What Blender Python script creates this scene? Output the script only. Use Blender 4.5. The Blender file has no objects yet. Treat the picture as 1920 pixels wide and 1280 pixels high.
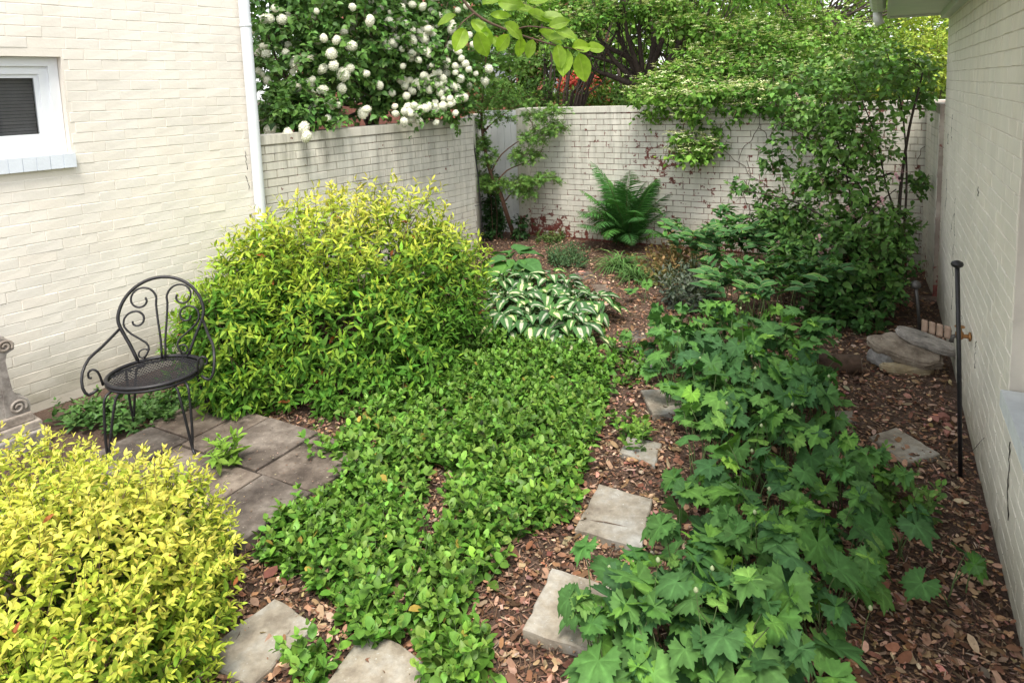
import bpy, math, random
import numpy as np
from mathutils import Vector, Matrix

rng = np.random.default_rng(7)
random.seed(7)
C = bpy.context.scene.collection
SC = bpy.context.scene

# ------------------------------------------------------------------ camera, world, sun, exposure
FOC, PITCH, ROLL, PY, CAM_H = 1280.0, math.radians(7), math.radians(2), 326.0, 1.9
_fw = np.array([0, math.cos(PITCH), -math.sin(PITCH)])
_r0 = np.array([1.0, 0, 0]); _u0 = np.cross(_r0, _fw)
_r = math.cos(ROLL) * _r0 - math.sin(ROLL) * _u0
_u = math.sin(ROLL) * _r0 + math.cos(ROLL) * _u0
CAM = np.array([0, 0, CAM_H])
cam_d = bpy.data.cameras.new('camera')
cam = bpy.data.objects.new('camera', cam_d); C.objects.link(cam)
cam_d.sensor_width = 36; cam_d.lens = 36 * FOC / 1920
cam_d.shift_y = -(640 - PY) / 1920
cam_d.clip_start = 0.05; cam_d.clip_end = 600
m3 = Matrix((( _r[0], _u[0], -_fw[0]), (_r[1], _u[1], -_fw[1]), (_r[2], _u[2], -_fw[2])))
cam.matrix_world = Matrix.Translation((0, 0, CAM_H)) @ m3.to_4x4()
SC.camera = cam

SUN_EL, SUN_AZ = 65, 178          # azimuth measured clockwise from +Y (the sun stands behind the camera)
w = bpy.data.worlds.new('World'); SC.world = w; w.use_nodes = True
nt = w.node_tree; nt.nodes.clear()
sky = nt.nodes.new('ShaderNodeTexSky'); sky.sky_type = 'NISHITA'; sky.sun_disc = False
sky.sun_elevation = math.radians(SUN_EL); sky.sun_rotation = math.radians(SUN_AZ)
sky.air_density = 1.0; sky.dust_density = 1.0; sky.ozone_density = 1.0
hsv = nt.nodes.new('ShaderNodeHueSaturation'); hsv.inputs['Saturation'].default_value = 0.12
bg = nt.nodes.new('ShaderNodeBackground'); bg.inputs['Strength'].default_value = 0.12
wo = nt.nodes.new('ShaderNodeOutputWorld')
nt.links.new(sky.outputs[0], hsv.inputs['Color']); nt.links.new(hsv.outputs[0], bg.inputs[0]); nt.links.new(bg.outputs[0], wo.inputs[0])
sl = bpy.data.lights.new('sun', 'SUN'); sl.energy = 1.5; sl.angle = math.radians(20); sl.color = (1, 0.93, 0.82)
sun = bpy.data.objects.new('sun', sl); C.objects.link(sun)
az = math.radians(SUN_AZ); el = math.radians(SUN_EL)
sdir = Vector((math.sin(az) * math.cos(el), math.cos(az) * math.cos(el), math.sin(el)))
sun.rotation_euler = sdir.to_track_quat('Z', 'Y').to_euler()
SC.view_settings.view_transform = 'Standard'; SC.view_settings.look = 'None'
SC.view_settings.gamma = 1; SC.view_settings.use_curve_mapping = False
SC.view_settings.exposure = 1.6
SC.render.engine = 'CYCLES'

# ------------------------------------------------------------------ helpers
def ray(px, py): return _fw + _r * (px - 960) / FOC - _u * (py - PY) / FOC
def at(px, py, z=0.0):
    d = ray(px, py); return CAM + d * ((z - CAM_H) / d[2])
def aty(px, py, Y):
    d = ray(px, py); return CAM + d * (Y / d[1])
def proj(p):
    q = np.asarray(p, float) - CAM; z = q @ _fw
    return 960 + FOC * (q @ _r) / z, PY - FOC * (q @ _u) / z, z

def tag(o, label=None, cat=None, group=None, kind=None):
    if label: o['label'] = label
    if cat: o['category'] = cat
    if group: o['group'] = group
    if kind: o['kind'] = kind
    return o
def empty(name, loc, rz=0.0):
    o = bpy.data.objects.new(name, None); C.objects.link(o)
    o.location = tuple(float(v) for v in loc); o.rotation_euler = (0, 0, rz); o.empty_display_size = 0.05
    return o
def link(name, me, parent=None, mat=None, kind=None):
    o = bpy.data.objects.new(name, me); C.objects.link(o)
    if mat is not None:
        if len(me.materials) == 0: me.materials.append(mat)
    if parent is not None:
        o.parent = parent
    if kind: o['kind'] = kind
    return o
def set_local(o, world_loc, parent_loc):
    o.location = tuple(float(a - b) for a, b in zip(world_loc, parent_loc))

class MB:
    """collects shapes; build() links them as one mesh object (coordinates in the world, or relative to org)"""
    def __init__(s): s.v = []; s.f = []
    def add(s, verts, faces):
        n = len(s.v); s.v.extend([tuple(float(c) for c in v) for v in verts]); s.f.extend([tuple(i + n for i in f) for f in faces]); return s
    def box(s, c, size, rz=0.0, M=None):
        hx, hy, hz = size[0] / 2, size[1] / 2, size[2] / 2
        vs = [Vector((x, y, z)) for x in (-hx, hx) for y in (-hy, hy) for z in (-hz, hz)]
        R = M if M is not None else Matrix.Rotation(rz, 3, 'Z')
        vs = [R @ v + Vector(c) for v in vs]
        return s.add(vs, [(0, 1, 3, 2), (4, 6, 7, 5), (0, 4, 5, 1), (2, 3, 7, 6), (0, 2, 6, 4), (1, 5, 7, 3)])
    def tube(s, pts, rad, sides=6, caps=True):
        pts = np.asarray(pts, float); n = len(pts)
        rad = np.full(n, rad) if np.isscalar(rad) else np.asarray(rad, float)
        tan = np.gradient(pts, axis=0); tan /= (np.linalg.norm(tan, axis=1, keepdims=True) + 1e-9)
        ref = np.array([0, 0, 1.0]) if abs(tan[0][2]) < 0.9 else np.array([1.0, 0, 0])
        x = np.cross(tan[0], ref); x /= np.linalg.norm(x)
        vs = []
        for i in range(n):
            x = x - tan[i] * (x @ tan[i]); x /= (np.linalg.norm(x) + 1e-9); y = np.cross(tan[i], x)
            for k in range(sides):
                a = 2 * math.pi * k / sides
                vs.append(pts[i] + rad[i] * (math.cos(a) * x + math.sin(a) * y))
        fs = []
        for i in range(n - 1):
            for k in range(sides):
                a, b = i * sides + k, i * sides + (k + 1) % sides
                fs.append((a, b, b + sides, a + sides))
        if caps:
            fs.append(tuple(range(sides))[::-1]); fs.append(tuple((n - 1) * sides + k for k in range(sides)))
        return s.add(vs, fs)
    def prism(s, poly, z0, z1, bev=0.0):
        """poly: list of (x, y) seen from above; a slab with a chamfered top edge"""
        P = np.asarray(poly, float); a = 0
        for i in range(len(P)):
            q = P[(i + 1) % len(P)]; a += P[i][0] * q[1] - q[0] * P[i][1]
        if a < 0: P = P[::-1]
        c = P.mean(0); n = len(P)
        ins = P + (c - P) / np.linalg.norm(c - P, axis=1, keepdims=True) * bev
        vs = [(*p, z0) for p in P] + [(*p, z1 - bev) for p in P] + [(*p, z1) for p in ins]
        fs = [tuple(range(n))[::-1], tuple(2 * n + i for i in range(n))]
        for i in range(n):
            j = (i + 1) % n
            fs += [(i, j, n + j, n + i), (n + i, n + j, 2 * n + j, 2 * n + i)]
        return s.add(vs, fs)
    def lathe(s, c, prof, sides=12, axis=(0, 0, 1)):
        ax = Vector(axis).normalized(); x = ax.orthogonal().normalized(); y = ax.cross(x)
        vs = []
        for (r, h) in prof:
            for k in range(sides):
                a = 2 * math.pi * k / sides
                vs.append(Vector(c) + ax * h + x * (r * math.cos(a)) + y * (r * math.sin(a)))
        fs = []
        for i in range(len(prof) - 1):
            for k in range(sides):
                a, b = i * sides + k, i * sides + (k + 1) % sides
                fs.append((a, b, b + sides, a + sides))
        fs.append(tuple(range(sides))[::-1]); fs.append(tuple((len(prof) - 1) * sides + k for k in range(sides)))
        return s.add(vs, fs)
    def mesh(s, name, mat, smooth=False, org=(0, 0, 0)):
        me = bpy.data.meshes.new(name)
        me.from_pydata([(v[0] - org[0], v[1] - org[1], v[2] - org[2]) for v in s.v], [], s.f)
        me.materials.append(mat)
        if smooth: me.polygons.foreach_set('use_smooth', [True] * len(me.polygons))
        me.update(); return me
    def build(s, name, mat, parent=None, smooth=False, kind=None):
        org = (0, 0, 0)
        if parent is not None:
            org = tuple(parent.location)
            if parent.parent is not None: org = tuple(a + b for a, b in zip(org, parent.parent.location))
        me = s.mesh(name, mat, smooth, org)
        return link(name, me, parent, None, kind)

def nrm(a): return a / (np.linalg.norm(a, axis=-1, keepdims=True) + 1e-9)
def frames(D, U):
    """rotation matrices whose columns are x, y = D, z near U"""
    y = nrm(D); x = nrm(np.cross(y, U)); z = np.cross(x, y)
    return np.stack([x, y, z], axis=-1)

def leaf_tpl(width=0.4, rows=(0.3, 0.65), prof=(0.9, 0.85), fold=0.25, curl=0.25):
    vs = [(0, 0, 0)]; fs = []
    for t, pw in zip(rows, prof):
        h = width * 0.5 * pw; zc = -curl * t * t
        vs += [(-h, t, zc + fold * h), (0, t, zc), (h, t, zc + fold * h)]
    vs.append((0, 1, -curl)); n = len(rows)
    fs += [(0, 2, 1), (0, 3, 2)]
    for i in range(n - 1):
        a = 1 + 3 * i
        fs += [(a, a + 1, a + 4, a + 3), (a + 1, a + 2, a + 5, a + 4)]
    a = 1 + 3 * (n - 1); tip = len(vs) - 1
    fs += [(a, a + 1, tip), (a + 1, a + 2, tip)]
    return np.array(vs, float), fs

def scatter(name, tpl, P, R, S, col, mat, parent=None, kind='stuff', smooth=True):
    """one mesh with a copy of the template at each P, turned by R, sized by S, with one colour per copy"""
    tv, tf = tpl; N = len(P); k = len(tv)
    V = np.einsum('nij,kj->nki', R, tv) * np.asarray(S).reshape(N, 1, -1) + P[:, None, :]
    if parent is not None: V = V - np.array(parent.location)
    me = bpy.data.meshes.new(name)
    lv = np.concatenate([np.array(f) for f in tf]); sz = np.array([len(f) for f in tf]); nl = len(lv)
    loops = (lv[None, :] + (np.arange(N) * k)[:, None]).ravel()
    starts = (np.concatenate([[0], np.cumsum(sz)[:-1]])[None, :] + (np.arange(N) * nl)[:, None]).ravel()
    me.vertices.add(N * k); me.vertices.foreach_set('co', V.ravel().astype(np.float32))
    me.loops.add(N * nl); me.loops.foreach_set('vertex_index', loops.astype(np.int32))
    me.polygons.add(N * len(tf)); me.polygons.foreach_set('loop_start', starts.astype(np.int32))
    if smooth: me.polygons.foreach_set('use_smooth', np.ones(N * len(tf), bool))
    me.update(calc_edges=True)
    ca = me.color_attributes.new('Col', 'FLOAT_COLOR', 'POINT')
    cc = np.ones((N, k, 4), np.float32); cc[:, :, :3] = np.asarray(col)[:, None, :]
    ca.data.foreach_set('color', cc.ravel())
    me.materials.append(mat)
    return link(name, me, parent, None, kind)

def lumps(P, seed=0, f=3.0):
    r = np.random.default_rng(seed); out = 0
    for i in range(6):
        k = r.normal(size=3) * f * (1 + 0.4 * i); out = out + np.sin(P @ k + r.uniform(0, 6.28)) / (1 + 0.5 * i)
    return out / 3.0

def twigs(S, D, L, pairs, leaf, spread=0.9, droop=0.15, up=0.5, jit=0.25, planar=False, taper=0.45, r=rng):
    """opposite leaf pairs along T twigs; returns positions, frames, sizes, t, twig index"""
    T = len(S); Ps, Rs, Ss, ts, ids = [], [], [], [], []
    D = nrm(D); L = np.broadcast_to(L, (T,))
    ref = np.tile(np.array([0.0, 0, 1]), (T, 1)) + r.normal(size=(T, 3)) * 0.1
    a1 = nrm(np.cross(D, ref)); a2 = np.cross(a1, D)
    for j in range(pairs):
        t = (j + 0.6) / pairs
        base = S + D * (L * t)[:, None]; base[:, 2] -= droop * 0.5 * L * t * t
        for sg in (0, math.pi):
            a = (0 if planar else (j % 2) * math.pi / 2) + sg + r.normal(size=T) * 0.35
            side = a1 * np.cos(a)[:, None] + a2 * np.sin(a)[:, None]
            ld = D * (0.30 + 0.85 * t) + side * spread + r.normal(size=(T, 3)) * jit * 0.6; ld[:, 2] -= droop
            un = D * 0.5 + np.array([0, 0, up]) + r.normal(size=(T, 3)) * jit
            Ps.append(base); Rs.append(frames(ld, un)); Ss.append(leaf * (1 - taper * t) * r.uniform(0.7, 1.2, T))
            ts.append(np.full(T, t)); ids.append(np.arange(T))
    tip = S + D * L[:, None]; tip[:, 2] -= droop * 0.5 * L
    Ps.append(tip); Rs.append(frames(D + r.normal(size=(T, 3)) * 0.2, np.array([0, 0, up + 0.2]) + r.normal(size=(T, 3)) * jit + 0.01))
    Ss.append(leaf * (1 - taper) * r.uniform(0.6, 1.1, T)); ts.append(np.ones(T)); ids.append(np.arange(T))
    return np.concatenate(Ps), np.concatenate(Rs), np.concatenate(Ss), np.concatenate(ts), np.concatenate(ids)

def mixc(a, b, t): a = np.asarray(a, float); b = np.asarray(b, float); t = np.clip(np.asarray(t), 0, 1)[:, None]; return a * (1 - t) + b * t
def vary(c, amt=0.15, r=rng):
    n = len(c); return np.clip(c * (1 + r.normal(size=(n, 1)) * amt) * (1 + r.normal(size=(n, 3)) * amt * 0.3), 0.002, 1)

def blob_points(blobs, r=rng, shell=0.55):
    """blobs: (cx,cy,cz, rx,ry,rz, n); returns points, outward directions, blob index, depth 0..1"""
    P, O, I = [], [], []
    for i, (cx, cy, cz, rx, ry, rz, n) in enumerate(blobs):
        d = nrm(r.normal(size=(n, 3))); q = r.uniform(shell ** 3, 1, n) ** (1 / 3)
        p = d * q[:, None] * np.array([rx, ry, rz]) * (1 + 0.18 * lumps(d, i, 2.5))[:, None]
        P.append(p + np.array([cx, cy, cz])); O.append(nrm(d / np.array([rx, ry, rz]))); I.append(np.full(n, i))
    return np.concatenate(P), np.concatenate(O), np.concatenate(I)

def crumple_tpl(seed):
    """a dry leaf or flake: ragged outline, bent along its length, curled rim"""
    r = np.random.default_rng(seed); n = 8; vs = [(0, 0.5, 0.06)]; bend = r.uniform(-0.5, 0.7)
    for i in range(n):
        a = 2 * math.pi * i / n; q = r.uniform(0.32, 0.56); x = q * math.sin(a) * r.uniform(0.6, 0.85); y = 0.5 - q * math.cos(a) * 1.05
        vs.append((x, y, bend * x * x * 2 + r.uniform(-0.03, 0.14)))
    return np.array(vs), [(0, 1 + (i + 1) % n, 1 + i) for i in range(n)]

# ------------------------------------------------------------------ materials
def nodes(name):
    m = bpy.data.materials.new(name); m.use_nodes = True
    t = m.node_tree; b = t.nodes['Principled BSDF']; return m, t, b
def noise(t, scale, detail=4, vec=None, rough=0.6):
    n = t.nodes.new('ShaderNodeTexNoise'); n.inputs['Scale'].default_value = scale; n.inputs['Detail'].default_value = detail; n.inputs['Roughness'].default_value = rough
    if vec is not None: t.links.new(vec, n.inputs['Vector'])
    return n
def ramp(t, src, stops):
    r = t.nodes.new('ShaderNodeValToRGB'); e = r.color_ramp.elements
    while len(e) < len(stops): e.new(0.5)
    for el_, (p, c) in zip(e, stops):
        el_.position = p; el_.color = (c, c, c, 1) if np.isscalar(c) else (*c, 1)
    t.links.new(src, r.inputs[0]); return r
def mix(t, fac, a, b, mode='MIX'):
    m = t.nodes.new('ShaderNodeMix'); m.data_type = 'RGBA'; m.blend_type = mode
    for sock, v in ((m.inputs[0], fac), (m.inputs[6], a), (m.inputs[7], b)):
        if hasattr(v, 'default_value') or hasattr(v, 'is_linked'): t.links.new(v, sock)
        else: sock.default_value = v if np.isscalar(v) else (*v, 1)
    return m.outputs[2]
def math_n(t, op, a, b=None):
    m = t.nodes.new('ShaderNodeMath'); m.operation = op
    for s, v in zip(m.inputs, (a, b)):
        if v is None: continue
        if np.isscalar(v): s.default_value = v
        else: t.links.new(v, s)
    return m.outputs[0]
def bump(t, b, h, strength=0.4, dist=0.01):
    n = t.nodes.new('ShaderNodeBump'); n.inputs['Strength'].default_value = strength; n.inputs['Distance'].default_value = dist
    t.links.new(h, n.inputs['Height']); t.links.new(n.outputs[0], b.inputs['Normal'])
def pos(t, scale=None):
    g = t.nodes.new('ShaderNodeNewGeometry')
    if scale is None: return g.outputs['Position']
    m = t.nodes.new('ShaderNodeMapping'); m.inputs['Scale'].default_value = scale
    t.links.new(g.outputs['Position'], m.inputs['Vector']); return m.outputs[0]

def leaf_mat(name, rough=0.45, transl=0.3, objvar=0.0, spec=0.4):
    m, t, b = nodes(name)
    at_ = t.nodes.new('ShaderNodeAttribute'); at_.attribute_name = 'Col'
    n = noise(t, 35, 3, pos(t)); r = ramp(t, n.outputs[0], [(0.3, 0.78), (0.7, 1.2)])
    col = mix(t, 1.0, at_.outputs['Color'], r.outputs[0], 'MULTIPLY')
    if objvar:
        oi = t.nodes.new('ShaderNodeObjectInfo')
        rr = ramp(t, oi.outputs['Random'], [(0.0, (1 - objvar, 1 - objvar, 1 - objvar * 0.5)), (0.6, (1.0, 1.0, 1.0)), (1.0, (1 + objvar * 1.2, 1 + objvar, 1 - objvar * 0.3))])
        col = mix(t, 1.0, col, rr.outputs[0], 'MULTIPLY')
    t.links.new(col, b.inputs['Base Color']); b.inputs['Roughness'].default_value = rough; b.inputs['Specular IOR Level'].default_value = spec
    tr = t.nodes.new('ShaderNodeBsdfTranslucent'); br = mix(t, 1.0, col, (1.1, 1.25, 0.6), 'MULTIPLY'); t.links.new(br, tr.inputs['Color'])
    ms = t.nodes.new('ShaderNodeMixShader'); ms.inputs[0].default_value = transl
    t.links.new(b.outputs[0], ms.inputs[1]); t.links.new(tr.outputs[0], ms.inputs[2])
    t.links.new(ms.outputs[0], t.nodes['Material Output'].inputs['Surface'])
    return m

def simple(name, col, rough=0.6, var=0.25, scale=8, bmp=0.0, metal=0.0, bscale=60, col2=None):
    m, t, b = nodes(name); p = pos(t)
    n = noise(t, scale, 5, p)
    r = ramp(t, n.outputs[0], [(0.3, tuple(np.array(col) * (1 - var))), (0.7, tuple(np.minimum(np.array(col2 if col2 is not None else col) * (1 + var), 1)))])
    t.links.new(r.outputs[0], b.inputs['Base Color']); b.inputs['Roughness'].default_value = rough; b.inputs['Metallic'].default_value = metal
    if bmp: bump(t, b, noise(t, bscale, 5, p).outputs[0], bmp, 0.004)
    return m

def painted_brick(name, cream, dirt=0.0, peel=0.0, ztop=1.6, red=(0.16, 0.045, 0.035), mortar=False, algae=0.25, joint=0.0):
    """flaking cream paint over red brick; rain streaks run down from the coping, green growth near the soil"""
    m, t, b = nodes(name); p = pos(t)
    z = t.nodes.new('ShaderNodeSeparateXYZ'); t.links.new(p, z.inputs[0])
    oi = t.nodes.new('ShaderNodeObjectInfo')
    n1 = noise(t, 2.2, 6, p); r1 = ramp(t, n1.outputs[0], [(0.3, tuple(np.array(cream) * 0.90)), (0.7, tuple(np.array(cream) * 1.05))])
    rv = ramp(t, oi.outputs['Random'], [(0.0, (0.975, 0.98, 0.985)), (0.5, (0.995, 0.995, 0.99)), (1.0, (1.015, 1.0, 0.985))])
    col = mix(t, 1.0, r1.outputs[0], rv.outputs[0], 'MULTIPLY')
    if joint:
        nj = noise(t, 3.0, 6, p); rj = ramp(t, nj.outputs[0], [(0.36, 0.0), (0.56, 1.0)])
        col = mix(t, math_n(t, 'MULTIPLY', rj.outputs[0], joint), col, (0.10, 0.06, 0.045))
    if dirt:
        ns = noise(t, 1.0, 8, pos(t, (9, 9, 0.9)), 0.7); rs = ramp(t, ns.outputs[0], [(0.40, 0.0), (0.66, 1.0)])
        nb = noise(t, 1.3, 3, p); rb = ramp(t, nb.outputs[0], [(0.35, 0.15), (0.65, 1.0)])
        hz = t.nodes.new('ShaderNodeMapRange'); hz.inputs[1].default_value = ztop - 1.5; hz.inputs[2].default_value = ztop; hz.inputs[3].default_value = 0.25; hz.inputs[4].default_value = 1.0
        t.links.new(z.outputs[2], hz.inputs[0])
        fac = math_n(t, 'MULTIPLY', math_n(t, 'MULTIPLY', rs.outputs[0], rb.outputs[0]), math_n(t, 'MULTIPLY', hz.outputs[0], dirt))
        col = mix(t, fac, col, (0.10, 0.10, 0.075))
    if algae:
        na = noise(t, 5, 6, p)
        hz2 = t.nodes.new('ShaderNodeMapRange'); hz2.inputs[1].default_value = 0.0; hz2.inputs[2].default_value = 0.45; hz2.inputs[3].default_value = 1.0; hz2.inputs[4].default_value = 0.0
        t.links.new(z.outputs[2], hz2.inputs[0])
        fa = math_n(t, 'MULTIPLY', math_n(t, 'MULTIPLY', hz2.outputs[0], na.outputs[0]), algae * 2)
        col = mix(t, fa, col, (0.20, 0.19, 0.11))
    if peel:
        np_ = noise(t, 14, 9, p, 0.68); nl = noise(t, 0.9, 3, p)
        hz3 = t.nodes.new('ShaderNodeMapRange'); hz3.inputs[1].default_value = 0.0; hz3.inputs[2].default_value = 0.5; hz3.inputs[3].default_value = 0.13; hz3.inputs[4].default_value = 0.0
        t.links.new(z.outputs[2], hz3.inputs[0])
        s = math_n(t, 'ADD', np_.outputs[0], math_n(t, 'MULTIPLY', math_n(t, 'SUBTRACT', nl.outputs[0], 0.5), 0.55))
        s = math_n(t, 'ADD', s, hz3.outputs[0])
        rp = ramp(t, s, [(0.78 - peel, 0.0), (0.795 - peel, 1.0)])
        nr = noise(t, 30, 3, p); rr = ramp(t, nr.outputs[0], [(0.3, tuple(np.array(red) * 0.6)), (0.7, tuple(np.array(red) * 1.5))])
        col = mix(t, rp.outputs[0], col, rr.outputs[0])
    t.links.new(col, b.inputs['Base Color']); b.inputs['Roughness'].default_value = 0.55
    nb2 = noise(t, 45, 6, p); bump(t, b, nb2.outputs[0], 0.35, 0.004)
    return m

# ------------------------------------------------------------------ ground
M_soil, t, b = nodes('mulch_soil'); p = pos(t)
n = noise(t, 9, 8, p, 0.7); r = ramp(t, n.outputs[0], [(0.3, (0.040, 0.022, 0.014)), (0.5, (0.11, 0.066, 0.045)), (0.72, (0.20, 0.13, 0.095))])
n2 = noise(t, 70, 6, p, 0.8); col = mix(t, 0.6, r.outputs[0], ramp(t, n2.outputs[0], [(0.35, (0.02, 0.012, 0.008)), (0.65, (0.22, 0.14, 0.10))]).outputs[0])
t.links.new(col, b.inputs['Base Color']); b.inputs['Roughness'].default_value = 0.9; bump(t, b, n2.outputs[0], 1.0, 0.02)

def gz(x, y):
    P = np.stack([x, y, x * 0], -1); return 0.012 * lumps(P, 3, 3.0) + 0.006 * lumps(P, 5, 11.0)
xs = np.concatenate([[-300, -80, -25, -9], np.arange(-5, 6.01, 0.06), [9, 25, 80, 300]])
ys = np.concatenate([[-80, -20, -5], np.arange(0.2, 10.01, 0.06), [13, 20, 40, 90, 400]])
X, Y = np.meshgrid(xs, ys); Z = np.where((X > -5.1) & (X < 6.1) & (Y > 0.1) & (Y < 10.1), gz(X, Y), 0)
nx, ny = len(xs), len(ys); V = np.stack([X, Y, Z], -1).reshape(-1, 3)
F = [(j * nx + i, j * nx + i + 1, (j + 1) * nx + i + 1, (j + 1) * nx + i) for j in range(ny - 1) for i in range(nx - 1)]
me = bpy.data.meshes.new('ground'); me.from_pydata(V.tolist(), [], F); me.materials.append(M_soil); me.polygons.foreach_set('use_smooth', [True] * len(F))
g = link('ground', me); g['kind'] = 'structure'

# ------------------------------------------------------------------ brick walls
def brick_mesh(L, Hh, D, mat, seed):
    r = random.Random(seed); bv = 0.0022
    def j(): return r.uniform(-0.0012, 0.0012)
    x, zz = L / 2, Hh / 2
    front = [(-x + bv + j(), -D, -zz + bv + j()), (x - bv + j(), -D, -zz + bv + j()), (x - bv + j(), -D, zz - bv + j()), (-x + bv + j(), -D, zz - bv + j())]
    front = [(a, b_ + r.uniform(-0.0015, 0.0015), c) for a, b_, c in front]
    mid = [(-x + j(), -D + bv, -zz + j()), (x + j(), -D + bv, -zz + j()), (x + j(), -D + bv, zz + j()), (-x + j(), -D + bv, zz + j())]
    back = [(-x, 0.01, -zz), (x, 0.01, -zz), (x, 0.01, zz), (-x, 0.01, zz)]
    vs = front + mid + back; fs = [(0, 1, 2, 3)]
    for k in range(4):
        l = (k + 1) % 4; fs += [(4 + k, 4 + l, l, k), (8 + k, 8 + l, 4 + l, 4 + k)]
    me = bpy.data.meshes.new('brick'); me.from_pydata(vs, [], fs); me.materials.append(mat); me.update(); return me

def brick_face(parent, A, B, z0, z1, mat, course=0.0677, blen=0.2, gap=0.0032, depth=0.0024, flip=False, openings=(), seed=0, maxparts=300, minpx=7, jog=0.0009):
    """running-bond bricks on the vertical plane from A to B (outside on the side of -n); each brick shown large is its own object"""
    A = np.array(A, float); B = np.array(B, float); d = B - A; Lw = np.linalg.norm(d); d /= Lw
    n = np.array([-d[1], d[0]])
    if flip: n = -n
    ang = math.atan2(d[1], d[0])
    r = random.Random(seed); rows = int((z1 - z0) / course + 0.01); out = []
    for k in range(rows):
        zc = z0 + (k + 0.5) * course; zl, zh = zc - course / 2, zc + course / 2
        s = -blen * (0.5 if k % 2 else 0.0) + r.uniform(-0.02, 0.02)
        while s < Lw:
            L = blen * r.choice([1.0, 1.0, 1.0, 1.0, 1.04, 0.96]); e = s + L
            segs = [(max(s, 0.0), min(e, Lw))]
            for (o0, o1, oz0, oz1) in openings:
                if zh > oz0 + 0.005 and zl < oz1 - 0.005:
                    ns = []
                    for a_, b_ in segs:
                        if a_ < o0: ns.append((a_, min(b_, o0)))
                        if b_ > o1: ns.append((max(a_, o1), b_))
                    segs = ns
            for a_, b_ in segs:
                if b_ - a_ > 0.035: out.append(((a_ + b_) / 2, b_ - a_ - gap, zc))
            s = e
    items = []
    for sc, L, zc in out:
        p = A + d * sc; x0, y0, dep = proj((*p, zc)); size = 0
        if dep > 0.3:
            q = proj((*(p + d * 0.1), zc)); size = course * FOC / dep * abs(q[0] - x0) if 0 < x0 < 1920 and -20 < y0 < 1290 else 0
        items.append((size, sc, L, zc))
    items.sort(key=lambda i: -i[0])
    cache = {}; big = MB(); ploc = np.array(parent.location)
    for i, (size, sc, L, zc) in enumerate(items):
        key = (round(L / 0.003), (i * 7) % 2)
        if key not in cache: cache[key] = brick_mesh(round(L / 0.003) * 0.003, course - gap, depth, mat, hash(key) % 9999)
        p = A + d * sc + n * r.uniform(-1, 1) * jog; tilt = r.uniform(-0.003, 0.003)
        Mx = Matrix.Translation((p[0], p[1], zc + r.uniform(-0.0012, 0.0012))) @ Matrix.Rotation(ang + (math.pi if flip else 0), 4, 'Z') @ Matrix.Rotation(tilt, 4, 'Y')
        me = cache[key]
        if i < maxparts and size > 20:
            o = link('brick', me, parent); o.matrix_basis = Matrix.Translation((-ploc[0], -ploc[1], -ploc[2])) @ Mx
        elif size > 0 or i % 1 == 0:
            big.add([Mx @ v.co for v in me.vertices], [tuple(pp.vertices) for pp in me.polygons])
    if big.v: big.build('brickwork', mat, parent, kind='stuff')

def core(parent, name, A, B, z0, z1, thick, mat, flip=False, kind=None):
    A = np.array(A, float); B = np.array(B, float); d = (B - A) / np.linalg.norm(B - A); n = np.array([-d[1], d[0]]) * (-1 if flip else 1)
    m = MB(); m.prism([A, B, B + n * thick, A + n * thick], z0, z1, 0.0); return m.build(name, mat, parent)

HL = math.radians(36.5); dL = np.array([math.sin(HL), math.cos(HL)])
HR = math.radians(28.5); dR = np.array([math.sin(HR), math.cos(HR)])
L0 = np.array([-3.04, 4.07]); R0 = np.array([1.66, 2.09])
nL = np.array([-dL[1], dL[0]])            # into the left house
nR = np.array([dR[1], -dR[0]])            # into the right house

CREAM = (0.80, 0.755, 0.68)
M_brickL = painted_brick('cream_painted_brick', CREAM, dirt=0.14, peel=0.0, ztop=3.0, algae=0.6)
M_mortL = painted_brick('cream_painted_mortar', (0.775, 0.725, 0.645), dirt=0.1, ztop=3.0, algae=0.35)
M_brickG = painted_brick('weathered_white_brick', (0.72, 0.69, 0.615), dirt=0.75, peel=0.08, algae=0.4)
M_mortG = painted_brick('weathered_white_mortar', (0.60, 0.56, 0.48), dirt=0.9, peel=0.13, algae=0.4, joint=0.5)
M_brickB = painted_brick('flaking_white_brick', (0.70, 0.675, 0.60), dirt=0.65, peel=0.15, algae=0.4)
M_mortB = painted_brick('flaking_white_mortar', (0.56, 0.51, 0.44), dirt=0.7, peel=0.25, algae=0.4, joint=0.6)
M_brickR = painted_brick('greyed_cream_brick', (0.82, 0.775, 0.68), dirt=0.35, peel=0.0, ztop=2.6, algae=0.6)
M_mortR = painted_brick('greyed_cream_mortar', (0.76, 0.71, 0.62), dirt=0.25, ztop=2.6, algae=0.3, joint=0.2)

# left house with its window
Lend = L0 + dL * 1.66; Lsta = L0 - dL * 1.1
lh = empty('house', (*(L0), 0)); tag(lh, 'cream painted brick house wall with a small window, behind the iron chair', 'house')
oL = 1.1 + 0.375; WZ0, WZ1 = 1.60, 2.205
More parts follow.
